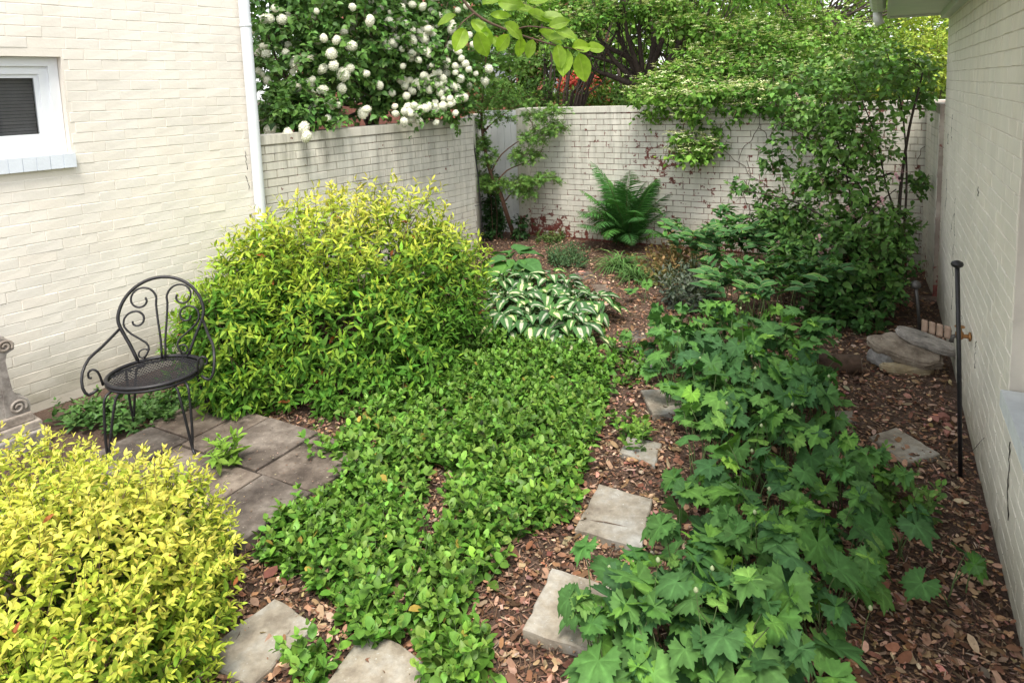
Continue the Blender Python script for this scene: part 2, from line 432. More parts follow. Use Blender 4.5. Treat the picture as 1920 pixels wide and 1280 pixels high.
# the wall body leaves the window opening free
for (a_, b_, z0, z1) in ((-1.1, -0.55, 0, 3.6), (-0.55, 0.375, 0, WZ0), (-0.55, 0.375, WZ1, 3.6), (0.375, 1.66, 0, 3.6)):
    core(lh, 'wall', L0 + dL * a_, L0 + dL * b_, z0, z1, 0.3, M_mortL)
brick_face(lh, Lsta, Lend, 0.06, 3.6, M_brickL, course=0.0665, blen=0.2, openings=[(1.1 - 0.55, 1.1 + 0.385, WZ0 - 0.095, WZ1)], seed=3)
M_white = simple('white_gloss_paint', (0.74, 0.77, 0.80), 0.35, 0.05, 5)
M_sill = simple('pale_blue_painted_brick', (0.66, 0.71, 0.77), 0.5, 0.06, 9, 0.3)
M_pane, t, b = nodes('dark_window_glass'); b.inputs['Base Color'].default_value = (0.75, 0.78, 0.8, 1); b.inputs['Roughness'].default_value = 0.03; b.inputs['Transmission Weight'].default_value = 1.0; b.inputs['IOR'].default_value = 1.45
M_blind = simple('grey_blind', (0.22, 0.21, 0.21), 0.7, 0.1, 20)
win = empty('window', tuple(L0 - L0) + (0,)); win.parent = lh
def onL(s, z, inn): q = L0 + dL * s + nL * inn; return (q[0], q[1], z)
def boxL(mb, s0, s1, z0, z1, i0, i1):
    c = onL((s0 + s1) / 2, (z0 + z1) / 2, (i0 + i1) / 2); mb.box(c, (s1 - s0, i1 - i0, z1 - z0), math.pi / 2 - HL); return mb
def frame_boxes(s0, s1, z0, z1, wd, i0, i1):
    m = MB(); boxL(m, s0, s1, z1 - wd, z1, i0, i1); boxL(m, s0, s1, z0, z0 + wd, i0, i1)
    boxL(m, s0, s0 + wd, z0 + wd, z1 - wd, i0 + .001, i1 - .001); boxL(m, s1 - wd, s1, z0 + wd, z1 - wd, i0 + .001, i1 - .001); return m
frame_boxes(-0.55, 0.372, WZ0 + 0.002, WZ1 - 0.002, 0.055, 0.055, 0.12).build('outer_frame', M_white, win)
frame_boxes(-0.50, 0.318, WZ0 + 0.055, WZ1 - 0.055, 0.05, 0.075, 0.12).build('frame', M_white, win)
frame_boxes(-0.455, 0.272, WZ0 + 0.10, WZ1 - 0.10, 0.028, 0.09, 0.12).build('sash', M_white, win)
boxL(MB(), -0.43, 0.246, WZ0 + 0.126, WZ1 - 0.126, 0.10, 0.106).build('pane', M_pane, win)
boxL(MB(), -0.56, 0.39, WZ0 - 0.02, WZ1 + 0.02, 0.29, 0.31).build('dark_backing', simple('unlit_room_dark', (0.03, 0.03, 0.03), 0.9), win)  # dark panel added to shut out light, painted as the unlit room
for k in range(17): boxL(MB(), -0.43, 0.246, WZ0 + 0.13 + k * 0.021, WZ0 + 0.148 + k * 0.021, 0.135 + 0.004 * (k % 3), 0.142 + 0.004 * (k % 3)).build('blind_slat', M_blind, win)
for k in range(13):
    s1 = 0.385 - k * 0.074; boxL(MB(), s1 - 0.07, s1, WZ0 - 0.092, WZ0 - 0.004, -0.035 + 0.002 * (k % 2), 0.05).build('sill_brick', M_sill, win)
boxL(MB(), -0.55, 0.38, WZ0 - 0.09, WZ0 - 0.006, -0.03, 0.03).build('sill_bed', M_sill, win)

# downspout at the corner of the left house
M_pipe = simple('white_downspout_paint', (0.70, 0.73, 0.77), 0.4, 0.05, 6)
dsp = L0 + dL * 1.655 - nL * 0.055
ds = empty('downspout', (*dsp, 0)); tag(ds, 'white round downspout pipe at the corner of the cream house', 'downspout')
MB().tube([(dsp[0], dsp[1], z) for z in (0.1, 0.6, 1.2, 1.9, 2.6, 3.5)], 0.042, 16).build('pipe', M_pipe, ds, True)
for z in (0.75, 2.45): MB().lathe((*dsp, z), [(0.0435, 0), (0.046, 0.003), (0.046, 0.02), (0.0435, 0.023)], 16).build('bracket', M_pipe, ds, True)

# left garden wall
B0 = np.array([0.13, 8.85]); B1 = np.array([4.03, 6.545]); dB = (B1 - B0) / np.linalg.norm(B1 - B0); nB = np.array([-dB[1], dB[0]]); g0_ = B0 - dB * 0.66
G0 = L0 + dL * 1.665; G1 = L0 + dL * 4.42; GZ = 1.60
gw = empty('garden_wall', (*G0, 0)); tag(gw, 'stained white brick garden wall below the snowball flowers', 'wall')
core(gw, 'wall', G0 + nL * 0.008, G1 + nL * 0.008, 0, GZ, 0.22, M_mortG)
brick_face(gw, G0 + nL * 0.008, G1 + nL * 0.008, 0.03, GZ - 0.07, M_brickG, course=0.0677, seed=8, gap=0.0065, depth=0.005)
core(gw, 'return_wall', G1 + nL * 0.03 + dL * 0.004, g0_ + nB * 0.03, 0, GZ, 0.12, M_brickG)
core(gw, 'coping', G0 - nL * 0.004, G1 + dL * 0.005 - nL * 0.004, GZ - 0.0695, GZ + 0.004, 0.244, M_brickG)

# back garden wall and its short return
B0 = np.array([0.13, 8.85]); B1 = np.array([4.03, 6.545]); dB = (B1 - B0) / np.linalg.norm(B1 - B0); nB = np.array([-dB[1], dB[0]])
bw = empty('back_wall', (*B0, 0)); tag(bw, 'flaking white brick garden wall across the back behind the fern', 'wall')
core(bw, 'wall', B0, B1 + dB * 0.2, 0, 1.655, 0.22, M_mortB)
brick_face(bw, B0, B1, 0.02, 1.59, M_brickB, course=0.0677, blen=0.212, gap=0.0078, depth=0.0055, seed=12)
core(bw, 'coping', B0 - nB * 0.01 - dB * 0.01, B1 + dB * 0.2 - nB * 0.01, 1.592, 1.662, 0.245, M_brickB)
pier = MB(); pc = B0 + dB * 0.06 - nB * 0.03
pier.prism([B0 - nB * 0.055 - dB * 0.03, B0 + dB * 0.13 - nB * 0.055, B0 + dB * 0.13 - nB * 0.0095, B0 - dB * 0.03 - nB * 0.0095], 0, 1.655, 0.006); pier.build('pier', M_brickB, bw)
S1 = np.array([3.60, 5.72]); sw = empty('side_wall', (*S1, 0)); tag(sw, 'short peeling brick wall return between back wall and right house', 'wall')
core(sw, 'wall', S1, B1 - nB * 0.012 - dB * 0.03, 0, 1.66, 0.2, M_mortB, flip=True)
brick_face(sw, B1 - nB * 0.012 - dB * 0.03, S1, 0.02, 1.64, M_brickB, seed=15, depth=0.005)

# right house
rh = empty('house', (*R0, 0)); tag(rh, 'greyed cream brick house wall along the right edge of the garden', 'house')
REND = 3.97                               # distance from R0 to the far corner
def onR(s, z, inn): q = R0 + dR * s + nR * inn; return (q[0], q[1], z)
s_edge = 0.45                             # window recess starts here, towards the camera
core(rh, 'wall', R0 + dR * s_edge, R0 + dR * REND, 0, 3.3, 0.3, M_mortR, flip=True)
core(rh, 'wall', R0 - dR * 1.4, R0 + dR * s_edge, 0, 0.63, 0.3, M_mortR, flip=True)
core(rh, 'wall', R0 - dR * 1.4, R0 + dR * s_edge, 1.88, 3.3, 0.3, M_mortR, flip=True)
core(rh, 'recess', R0 - dR * 1.4 + nR * 0.13, R0 + dR * (s_edge - 0.003) + nR * 0.13, 0.64, 1.875, 0.1, simple('dark_shutter', (0.06, 0.06, 0.065), 0.5), flip=True)
brick_face(rh, R0 + dR * REND, R0 - dR * 1.4, 0.005, 3.3, M_brickR, course=0.0685, openings=[(REND - s_edge, REND + 2, 0.62, 1.88)], seed=21, depth=0.004, gap=0.005, jog=0.0004)
jm = np.array([R0 + dR * (s_edge - 0.0)])
# bricks turned into the jamb of the recess
for k in range(18):
    z = 0.70 + (k + 0.5) * 0.0655; m = MB(); c = onR(s_edge - 0.004, z, 0.062 + 0.003 * (k % 2)); m.box(c, (0.014, 0.112, 0.0585), -HR); m.build('jamb_brick', M_brickR, rh)
M_sill2 = simple('pale_grey_sill_paint', (0.66, 0.69, 0.70), 0.7, 0.1, 14, 0.3)
m = MB(); a_ = onR(-1.4, 0, -0.03); b_ = onR(0.44, 0, -0.03); c_ = onR(0.44, 0, 0.1); d_ = onR(-1.4, 0, 0.1)
m.prism([a_[:2], b_[:2], c_[:2], d_[:2]], 0.632, 0.70, 0.008); m.build('window_sill', M_sill2, rh)

# hairline cracks in the paint and dead tendrils left clinging to the walls
M_crack = simple('dark_crack', (0.03, 0.024, 0.02), 0.95, 0.3, 40)
def on_plane(px, py, A, n2, off=0.0):
    d = ray(px, py); nn = np.array([n2[0], n2[1], 0.0]); q = np.array([A[0], A[1], 0.0]) - nn * off; return CAM + d * (((q - CAM) @ nn) / (d @ nn))
def crack(parent, pts, A, n2, rad, name='crack', off=0.004):
    r_ = random.Random(len(pts) + int(pts[0][0])); P_ = []
    for (x0, y0), (x1, y1) in zip(pts[:-1], pts[1:]):
        for q in range(5): P_.append((x0 + (x1 - x0) * q / 5 + r_.uniform(-1.2, 1.2), y0 + (y1 - y0) * q / 5))
    P_.append(pts[-1]); W_ = [on_plane(x, y, A, n2, off) for x, y in P_]
    MB().tube(W_, [rad * r_.uniform(0.5, 1.2) for _ in W_], 4).build(name, M_crack, parent)
crack(lh, [(460, 283), (461, 300), (464, 318)], L0, nL, 0.0022); crack(lh, [(461, 330), (466, 343), (467, 356)], L0, nL, 0.0022); crack(lh, [(472, 400), (473, 418)], L0, nL, 0.002)
for pts in ([(1791, 372), (1790, 420), (1787, 500), (1784, 580)], [(1789, 400), (1783, 435)], [(1775, 330), (1773, 400)], [(1786, 215), (1783, 275)], [(1779, 240), (1777, 270)], [(1804, 592), (1801, 610)], [(1835, 350), (1834, 368)]): crack(rh, pts, R0, nR, 0.0022)
crack(rh, [(1893, 828), (1892, 870), (1889, 920), (1890, 975)], R0, nR, 0.0022, 'dead_tendril', 0.008); crack(rh, [(1845, 820), (1830, 838), (1815, 853)], R0, nR, 0.0016, 'dead_tendril', 0.012)
crack(rh, [(1830, 640), (1829, 660), (1828, 690)], R0, nR, 0.0025, 'rust_streak', 0.0045)

# eave of the right house
M_soffit = simple('pale_green_soffit_paint', (0.60, 0.64, 0.58), 0.5, 0.06, 4)
M_gut = simple('weathered_gutter_metal', (0.55, 0.57, 0.52), 0.45, 0.2, 10)
ev = empty('roof_eave', onR(REND, 2.37, -0.2)); tag(ev, 'pale roof eave with gutter at the top of the right house', 'roof eave')
def pr(s0, s1, i0, i1, z0, z1, name, mat):
    m = MB(); m.prism([onR(s0, 0, i0)[:2], onR(s1, 0, i0)[:2], onR(s1, 0, i1)[:2], onR(s0, 0, i1)[:2]], z0, z1, 0.0); return m.build(name, mat, ev)
pr(-1.4, REND + 0.02, -0.42, -0.002, 2.40, 2.43, 'soffit', M_soffit)
pr(-1.4, REND + 0.03, -0.44, -0.421, 2.385, 2.56, 'fascia', M_soffit)
pr(REND + 0.021, REND + 0.045, -0.42, 0.25, 2.38, 2.58, 'end_board', M_soffit)
pr(-1.4, REND - 0.001, -0.06, -0.003, 2.35, 2.3995, 'frieze_board', M_soffit)
m = MB(); sec = [(-0.45, 2.56), (-0.45, 2.47), (-0.475, 2.435), (-0.51, 2.425), (-0.545, 2.44), (-0.565, 2.48), (-0.565, 2.56)]
vs = [onR(s_, z, i) for s_ in (-1.4, REND + 0.03) for i, z in sec] ; k = len(sec)
m.add(vs, [(i, i + 1, k + i + 1, k + i) for i in range(k - 1)] + [tuple(range(k))[::-1], tuple(range(k, 2 * k))]); m.build('gutter', M_gut, ev)
m = MB(); c = onR(REND - 0.06, 2.43, -0.51); m.tube([c, (c[0], c[1], 2.38), (c[0] + .02, c[1] - .01, 2.33)], 0.035, 12); m.build('gutter_outlet', M_gut, ev, True)
m = MB(); m.prism([onR(-1.4, 0, -0.46)[:2], onR(REND + 0.06, 0, -0.46)[:2], onR(REND + 0.06, 0, 0.6)[:2], onR(-1.4, 0, 0.6)[:2]], 2.60, 2.64, 0.0); m.build('roof_deck', simple('grey_shingle', (0.12, 0.12, 0.12), 0.9), ev)

# ------------------------------------------------------------------ white gate in the far left corner
M_gate = simple('white_gate_paint', (0.76, 0.78, 0.80), 0.5, 0.06, 5)
g1 = B0 - dB * 0.04; g0 = B0 - dB * 0.64
gt = empty('garden_gate', (*g0, 0)); tag(gt, 'pale blue white plank gate in the corner behind the slender maple', 'gate')
gd = (g1 - g0); gl = np.linalg.norm(gd); gd /= gl; gn = np.array([-gd[1], gd[0]]); na = math.atan2(gd[1], gd[0])
npl = 6
for k in range(npl):
    c = g0 + gd * (k + 0.5) * gl / npl; MB().box((c[0], c[1], 0.83), (gl / npl - 0.006, 0.03, 1.62), na).build('plank', M_gate, gt)
for z in (0.3, 1.45):
    c = g0 + gd * gl / 2 - gn * -0.03; MB().box((c[0], c[1], z), (gl, 0.028, 0.1), na).build('rail', M_gate, gt)

# ------------------------------------------------------------------ patio of flagstones
def stone_mat(name, c1, c2, c3, scale=5):
    m, t, b = nodes(name); p = pos(t); oi = t.nodes.new('ShaderNodeObjectInfo')
    n = noise(t, scale, 8, p, 0.65); r = ramp(t, n.outputs[0], [(0.32, c1), (0.5, c2), (0.7, c3)])
    n2 = noise(t, 28, 6, p, 0.7); r2 = ramp(t, n2.outputs[0], [(0.3, 0.75), (0.7, 1.2)])
    col = mix(t, 1.0, r.outputs[0], r2.outputs[0], 'MULTIPLY')
    rv = ramp(t, oi.outputs['Random'], [(0.0, (0.85, 0.86, 0.88)), (1.0, (1.12, 1.05, 0.98))]); col = mix(t, 1.0, col, rv.outputs[0], 'MULTIPLY')
    n3 = noise(t, 75, 4, p); r3 = ramp(t, n3.outputs[0], [(0.66, 0.0), (0.72, 1.0)]); col = mix(t, r3.outputs[0], col, tuple(np.array(c3) * 1.25))
    t.links.new(col, b.inputs['Base Color']); b.inputs['Roughness'].default_value = 0.8
    bump(t, b, math_n(t, 'ADD', n2.outputs[0], math_n(t, 'MULTIPLY', n.outputs[0], 2.0)), 0.5, 0.006); return m
M_flag = stone_mat('brown_flagstone', (0.055, 0.042, 0.034), (0.13, 0.106, 0.088), (0.27, 0.235, 0.20), 6)
M_step = stone_mat('sandy_bluestone', (0.15, 0.125, 0.095), (0.30, 0.275, 0.225), (0.41, 0.415, 0.395), 5.5)
pat = empty('patio', (-1.6, 3.3, 0)); pat['kind'] = 'structure'
e1 = nrm(np.array([-0.855 + 1.267, 3.232 - 2.519])); e2 = np.array([-e1[1], e1[0]])   # along the front edge, and away from it
pb = np.array([-1.267, 2.519])
def PT(a_, b_): return tuple(pb + e1 * a_ + e2 * b_)
tiles = [(-0.55, 0.0, 0.005, 0.42), (0.005, 0.145, 0.0, 0.235), (0.15, 0.56, 0.0, 0.34), (0.565, 1.0, 0.0, 0.40), (0.005, 0.145, 0.24, 0.42), (0.15, 0.56, 0.345, 0.66),
         (0.565, 1.0, 0.405, 0.80), (-0.55, 0.145, 0.425, 0.80), (0.15, 0.56, 0.665, 1.0), (-0.4, 0.145, 0.805, 1.25), (0.15, 0.62, 1.005, 1.35), (0.565, 1.0, 0.805, 1.0), (0.625, 1.15, 1.005, 1.4)]
M_joint = simple('dark_joint_grit', (0.035, 0.025, 0.02), 0.95, 0.4, 30)
for k, (a0, a1, b0, b1) in enumerate(tiles):
    gp = 0.005; r_ = random.Random(k); h = 0.058 + r_.uniform(-0.005, 0.005)
    poly = []
    for (u0, v0), (u1, v1) in (((a0, b0), (a1, b0)), ((a1, b0), (a1, b1)), ((a1, b1), (a0, b1)), ((a0, b1), (a0, b0))):
        for q in range(4):
            f_ = q / 4; uu = u0 + (u1 - u0) * f_; vv = v0 + (v1 - v0) * f_
            cu, cv = (a0 + a1) / 2, (b0 + b1) / 2
            uu += math.copysign(gp, cu - uu) + r_.uniform(-0.0025, 0.0025); vv += math.copysign(gp, cv - vv) + r_.uniform(-0.0025, 0.0025)
            poly.append(PT(uu, vv))
    MB().prism(poly, -0.02, h, 0.004).build('flagstone', M_flag, pat)
MB().prism([PT(-0.5, 0.02), PT(0.99, 0.02), PT(1.0, 1.0), PT(0.6, 1.36), PT(-0.38, 1.2)], -0.03, 0.044, 0).build('joint_bed', M_joint, pat)

# ------------------------------------------------------------------ stepping stones
def step(px, z, label, seed, mat=None):
    P = [at(x, y, z)[:2] for x, y in px]; r_ = random.Random(seed); poly = []
    for i in range(len(P)):
        a_, b_ = P[i], P[(i + 1) % len(P)]; L = np.linalg.norm(b_ - a_); k = max(3, int(L / 0.04))
        nn = np.array([-(b_ - a_)[1], (b_ - a_)[0]]) / (L + 1e-9)
        for q in range(k): poly.append(a_ + (b_ - a_) * q / k + nn * r_.uniform(-0.005, 0.005))
    me = MB().prism(poly, z - 0.055, z, 0.006).mesh('stepping_stone', mat or M_step)
    o = link('stepping_stone', me); tag(o, label, 'stepping stone', 'stepping stones through the garden'); return o
step([(517, 1119), (592, 1168), (470, 1285), (365, 1228)], 0.04, 'large pale bluish flagstone beside the yellow shrub in the lower left', 1)
step([(678, 1187), (735, 1195), (796, 1240), (770, 1335), (585, 1310)], 0.035, 'rounded beige stepping stone at the bottom edge below the ground cover', 2)
step([(1035, 1062), (1150, 1098), (1115, 1222), (981, 1177)], 0.045, 'square grey stepping stone partly under the front anemone leaves', 3)
step([(1123, 905), (1222, 934), (1205, 1025), (1078, 990)], 0.035, 'pale stepping stone with a straight crack in the middle of the path', 4)
step([(1175, 818), (1240, 830), (1228, 870), (1162, 846)], 0.03, 'small weathered stepping stone behind the cracked pale one', 5)
step([(1201, 731), (1275, 726), (1280, 772), (1224, 776)], 0.035, 'light grey stepping stone half hidden by leaves on the path', 6)
step([(1179, 676), (1226, 667), (1242, 686), (1191, 701)], 0.03, 'small sandy stepping stone between ground cover and anemones', 7)
step([(1162, 621), (1207, 618), (1212, 634), (1173, 638)], 0.02, 'dark flat stepping stone beside the striped hostas', 8, M_flag)
step([(1074, 512), (1108, 508), (1120, 518), (1084, 524)], 0.02, 'brown flat stone behind the striped hostas', 9, M_flag)
step([(1108, 533), (1138, 532), (1146, 545), (1118, 547)], 0.015, 'brown flat stone at the far right of the striped hostas', 10, M_flag)
step([(1628, 818), (1680, 800), (1764, 850), (1700, 866)], 0.03, 'beige flagstone near the black pole by the right wall', 11)
step([(1562, 770), (1600, 768), (1606, 788), (1570, 792)], 0.025, 'small beige stone among the anemones near the leaf litter', 12)

# ------------------------------------------------------------------ leaf litter and bark shreds (nobody could count them)
M_litter = leaf_mat('dry_leaf', 0.75, 0.08, 0, 0.25)
def inpoly(P, poly):
    x, y = P[:, 0], P[:, 1]; c = np.zeros(len(P), bool); n_ = len(poly)
    for i in range(n_):
        (x0, y0), (x1, y1) = poly[i], poly[(i + 1) % n_]
        k = ((y0 > y) != (y1 > y)) & (x < (x1 - x0) * (y - y0) / (y1 - y0 + 1e-12) + x0); c ^= k
    return c
def sample_ground(n, poly, power=0.0):
    poly = np.asarray(poly); lo, hi = poly.min(0), poly.max(0); out = []
    tot = 0
    while tot < n:
        q = rng.uniform(lo, hi, (n * 2, 2)); q = q[inpoly(q, poly)]
        if power: q = q[rng.uniform(size=len(q)) < np.clip((1.8 / np.maximum(q[:, 1], 1.0)) ** power, 0, 1)]
        out.append(q); tot += len(q)
    return np.concatenate(out)[:n]
patio_poly = np.array([PT(-0.55, -0.0), PT(1.0, 0.0), PT(1.05, 1.0), PT(1.15, 1.4), PT(-0.4, 1.4)])
bed = [(-1.6, 1.2), (1.3, 1.2), tuple(R0 - nR * 0.02), tuple(R0 + dR * REND - nR * 0.02), tuple(S1 - np.array([0.05, 0])), tuple(B1 - nB * 0.05), tuple(B0 - nB * 0.05), tuple(g0 - nB * 0.05), tuple(G1 - nL * 0.03), tuple(G0 - nL * 0.03), (-2.4, 4.5)]
q = sample_ground(44000, bed, 1.0); q = q[~inpoly(q, patio_poly)]; N = len(q)
P = np.column_stack([q, gz(q[:, 0], q[:, 1]) + rng.uniform(0.004, 0.028, N)])
D = np.column_stack([rng.normal(size=(N, 2)), rng.normal(size=N) * 0.22]); U = np.column_stack([rng.normal(size=(N, 2)) * 0.35, np.ones(N)])
dry = np.array([(0.20, 0.125, 0.08), (0.28, 0.19, 0.13), (0.14, 0.082, 0.052), (0.37, 0.28, 0.21), (0.09, 0.054, 0.036), (0.26, 0.19, 0.145), (0.45, 0.37, 0.30)])
cl = vary(dry[rng.choice(7, N, p=[.17, .21, .13, .17, .10, .14, .08])] * np.array([1.20, 1.02, 0.90]), 0.28)
sz = rng.uniform(0.009, 0.018, N) * rng.choice([1.0, 1.5, 2.6], N, p=[.56, .33, .11]); Fm = frames(D, U); q3 = rng.integers(0, 4, N)
litter = scatter('leaf_litter', crumple_tpl(1), P[q3 == 0], Fm[q3 == 0], sz[q3 == 0] * 1.3, cl[q3 == 0], M_litter)
scatter('leaves', crumple_tpl(2), P[q3 == 1], Fm[q3 == 1], sz[q3 == 1] * 1.3, cl[q3 == 1], M_litter, litter); scatter('leaves', crumple_tpl(5), P[q3 == 2], Fm[q3 == 2], sz[q3 == 2] * 1.3, cl[q3 == 2], M_litter, litter)
scatter('leaves', leaf_tpl(0.5, (0.25, 0.6, 0.85), (0.8, 1.0, 0.6), 0.45, -0.2), P[q3 == 3], Fm[q3 == 3], sz[q3 == 3] * 1.1, cl[q3 == 3], M_litter, litter)
tag(litter, 'dry brown fallen leaves strewn over the beds and path', 'leaf litter')
q = sample_ground(60000, bed, 1.3); q = q[~inpoly(q, patio_poly)]; N = len(q)
P = np.column_stack([q, gz(q[:, 0], q[:, 1]) + rng.uniform(0.0, 0.016, N)])
D = np.column_stack([rng.normal(size=(N, 2)), rng.normal(size=N) * 0.12]); U = np.column_stack([rng.normal(size=(N, 2)) * 0.5, np.ones(N)])
cl = vary(np.array([(0.17, 0.10, 0.065), (0.28, 0.175, 0.12), (0.09, 0.05, 0.034), (0.42, 0.31, 0.23)])[rng.choice(4, N, p=[.35, .3, .25, .1])], 0.2)
scatter('bark_mulch', leaf_tpl(0.10, (0.2, 0.8), (0.9, 1.0), 0.6, 0.05), P, frames(D, U), rng.uniform(0.012, 0.06, N), cl, M_litter)
tag(bpy.data.objects['bark_mulch'], 'shredded brown bark mulch on the soil', 'mulch')

# crumbs of leaf and soil swept into the patio joints and over the slabs
q = sample_ground(900, patio_poly); N = len(q); P = np.column_stack([q, np.full(N, 0.066)])
D = np.column_stack([rng.normal(size=(N, 2)), rng.normal(size=N) * 0.05]); U = np.column_stack([rng.normal(size=(N, 2)) * 0.15, np.ones(N)])
o = scatter('patio_debris', crumple_tpl(8), P, frames(D, U), rng.uniform(0.003, 0.010, N) * rng.choice([1.0, 1.8], N, p=[.93, .07]), vary(dry[rng.choice(7, N)] * 0.9, 0.3), M_litter); tag(o, 'crumbs of dead leaf scattered over the patio slabs', 'leaf litter')

# ------------------------------------------------------------------ vegetation
M_leaf = leaf_mat('soft_leaf', 0.6, 0.2, 0, 0.15)
M_gloss = leaf_mat('glossy_leaf', 0.42, 0.14, 0, 0.22)
M_big = leaf_mat('broad_leaf', 0.6, 0.15, 0.32, 0.15)
M_bark = simple('dark_bark', (0.050, 0.036, 0.028), 0.9, 0.45, 25, 0.6)
M_bark2 = simple('reddish_brown_bark', (0.14, 0.075, 0.05), 0.85, 0.35, 25, 0.5)
M_twig = simple('brown_twig', (0.09, 0.055, 0.035), 0.85, 0.3, 20)
M_stalk = simple('green_stalk', (0.10, 0.15, 0.05), 0.6, 0.25, 20)
LANCE = leaf_tpl(0.40, (0.22, 0.5, 0.78), (0.75, 1.0, 0.6), 0.3, 0.22)
SLIM = leaf_tpl(0.31, (0.22, 0.5, 0.78), (0.75, 1.0, 0.6), 0.3, 0.30)
ROUND = leaf_tpl(0.70, (0.2, 0.5, 0.82), (0.75, 1.0, 0.72), 0.22, 0.18)
OVAL = leaf_tpl(0.58, (0.22, 0.5, 0.8), (0.8, 1.0, 0.65), 0.22, 0.15)
OVATE = leaf_tpl(0.66, (0.2, 0.45, 0.75), (0.85, 1.0, 0.55), 0.25, 0.3)
CHEAP = leaf_tpl(0.55, (0.45,), (1.0,), 0.25, 0.2)

def pblob(px, py, Y, rw, rh, n, rd=None):
    c = aty(px, py, Y); k = Y / FOC; return (c[0], c[1], c[2], rw * k, (rd if rd is not None else rw * k), rh * k, n)
def outer(P, I, blobs, keep=0.75):
    """drop points that lie deep inside another blob"""
    ok = np.ones(len(P), bool)
    for i, bq in enumerate(blobs):
        q = ((P - np.array(bq[:3])) / np.array(bq[3:6])); ok &= ~((np.linalg.norm(q, axis=1) < keep) & (I != i))
    return ok
def twig_sticks(S, D, L, rad, every=1):
    m = MB()
    for i in range(0, len(S), every):
        m.tube([S[i] - D[i] * L[i] * 1.0, S[i], S[i] + D[i] * L[i] * 0.45], [rad, rad * 0.8, rad * 0.35], 3, False)
    return m

def golden_shrub(name, loc, blobs, label, leaf, tl, pairs, stemr, floor, greenz, seed):
    r = np.random.default_rng(seed)
    root = empty(name, loc); tag(root, label, 'shrub', 'golden shrubs')
    P, O, I = blob_points(blobs, r, 0.5); k = outer(P, I, blobs, 0.6) & (P[:, 2] > floor); P, O, I = P[k], O[k], I[k]
    gap_ = lumps(P, seed + 9, 4.5) + 0.5 * lumps(P, seed + 19, 11.0) > -0.58; P, O, I = P[gap_], O[gap_], I[gap_]
    D = nrm(O + np.array([0, 0, 0.55]) + r.normal(size=P.shape) * 0.35); L = r.uniform(0.6, 1.25, len(P)) * tl
    long_ = r.uniform(size=len(P)) < 0.06; L[long_] *= 1.45
    lp, lr, ls, lt, li = twigs(P - D * L[:, None] * 0.5, D, L, pairs, leaf, 0.85, 0.18, 0.5, 0.3, r=r)
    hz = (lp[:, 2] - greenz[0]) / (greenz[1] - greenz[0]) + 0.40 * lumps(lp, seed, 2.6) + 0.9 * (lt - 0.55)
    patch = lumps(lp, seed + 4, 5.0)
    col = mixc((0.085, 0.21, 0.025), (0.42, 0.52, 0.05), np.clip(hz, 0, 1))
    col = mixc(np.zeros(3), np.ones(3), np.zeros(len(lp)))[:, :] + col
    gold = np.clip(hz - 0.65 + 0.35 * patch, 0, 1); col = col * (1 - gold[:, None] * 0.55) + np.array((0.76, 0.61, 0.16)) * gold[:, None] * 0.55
    old = r.uniform(size=len(lp)) < 0.004; col[old] = (0.30, 0.10, 0.03)
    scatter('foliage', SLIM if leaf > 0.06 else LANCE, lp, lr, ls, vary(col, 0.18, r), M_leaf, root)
    ms = twig_sticks(P, D, L, stemr, 2)
    ms.build('twigs', M_twig, root, kind='stuff')
    for i in range(14):
        j = r.integers(len(P)); e = P[j]; b0 = np.array(loc) + np.array([r.normal() * 0.08, r.normal() * 0.08, 0.02]); mid = b0 * 0.45 + e * 0.55 + np.array([0, 0, 0.12])
        MB().tube([b0, b0 * 0.7 + mid * 0.3 + [0, 0, 0.08], mid, e], [stemr * 5, stemr * 4, stemr * 2.5, stemr], 5).build('stem', M_twig, root, True)
    return root
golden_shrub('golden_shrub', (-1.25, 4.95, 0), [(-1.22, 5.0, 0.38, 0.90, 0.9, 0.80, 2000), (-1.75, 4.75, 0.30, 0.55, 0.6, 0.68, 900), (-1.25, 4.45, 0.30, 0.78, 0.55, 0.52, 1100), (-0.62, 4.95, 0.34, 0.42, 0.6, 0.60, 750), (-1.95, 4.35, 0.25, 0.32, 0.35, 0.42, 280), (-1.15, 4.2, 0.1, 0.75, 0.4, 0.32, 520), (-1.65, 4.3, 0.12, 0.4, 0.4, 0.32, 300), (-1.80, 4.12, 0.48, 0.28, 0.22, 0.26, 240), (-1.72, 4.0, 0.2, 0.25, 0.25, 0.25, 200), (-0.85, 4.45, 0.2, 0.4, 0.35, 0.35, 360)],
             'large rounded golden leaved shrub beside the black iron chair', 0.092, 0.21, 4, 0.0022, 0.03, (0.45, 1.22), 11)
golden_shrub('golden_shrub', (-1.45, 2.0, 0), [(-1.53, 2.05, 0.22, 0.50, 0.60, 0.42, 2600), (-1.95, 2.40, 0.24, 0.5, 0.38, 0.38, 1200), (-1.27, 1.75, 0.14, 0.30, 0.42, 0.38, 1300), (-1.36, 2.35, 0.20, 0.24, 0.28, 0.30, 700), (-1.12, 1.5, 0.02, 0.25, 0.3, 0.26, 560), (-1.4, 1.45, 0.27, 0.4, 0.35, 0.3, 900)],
             'bright yellow shrub in the near left corner', 0.044, 0.11, 4, 0.0013, 0.02, (-0.02, 0.46), 12)

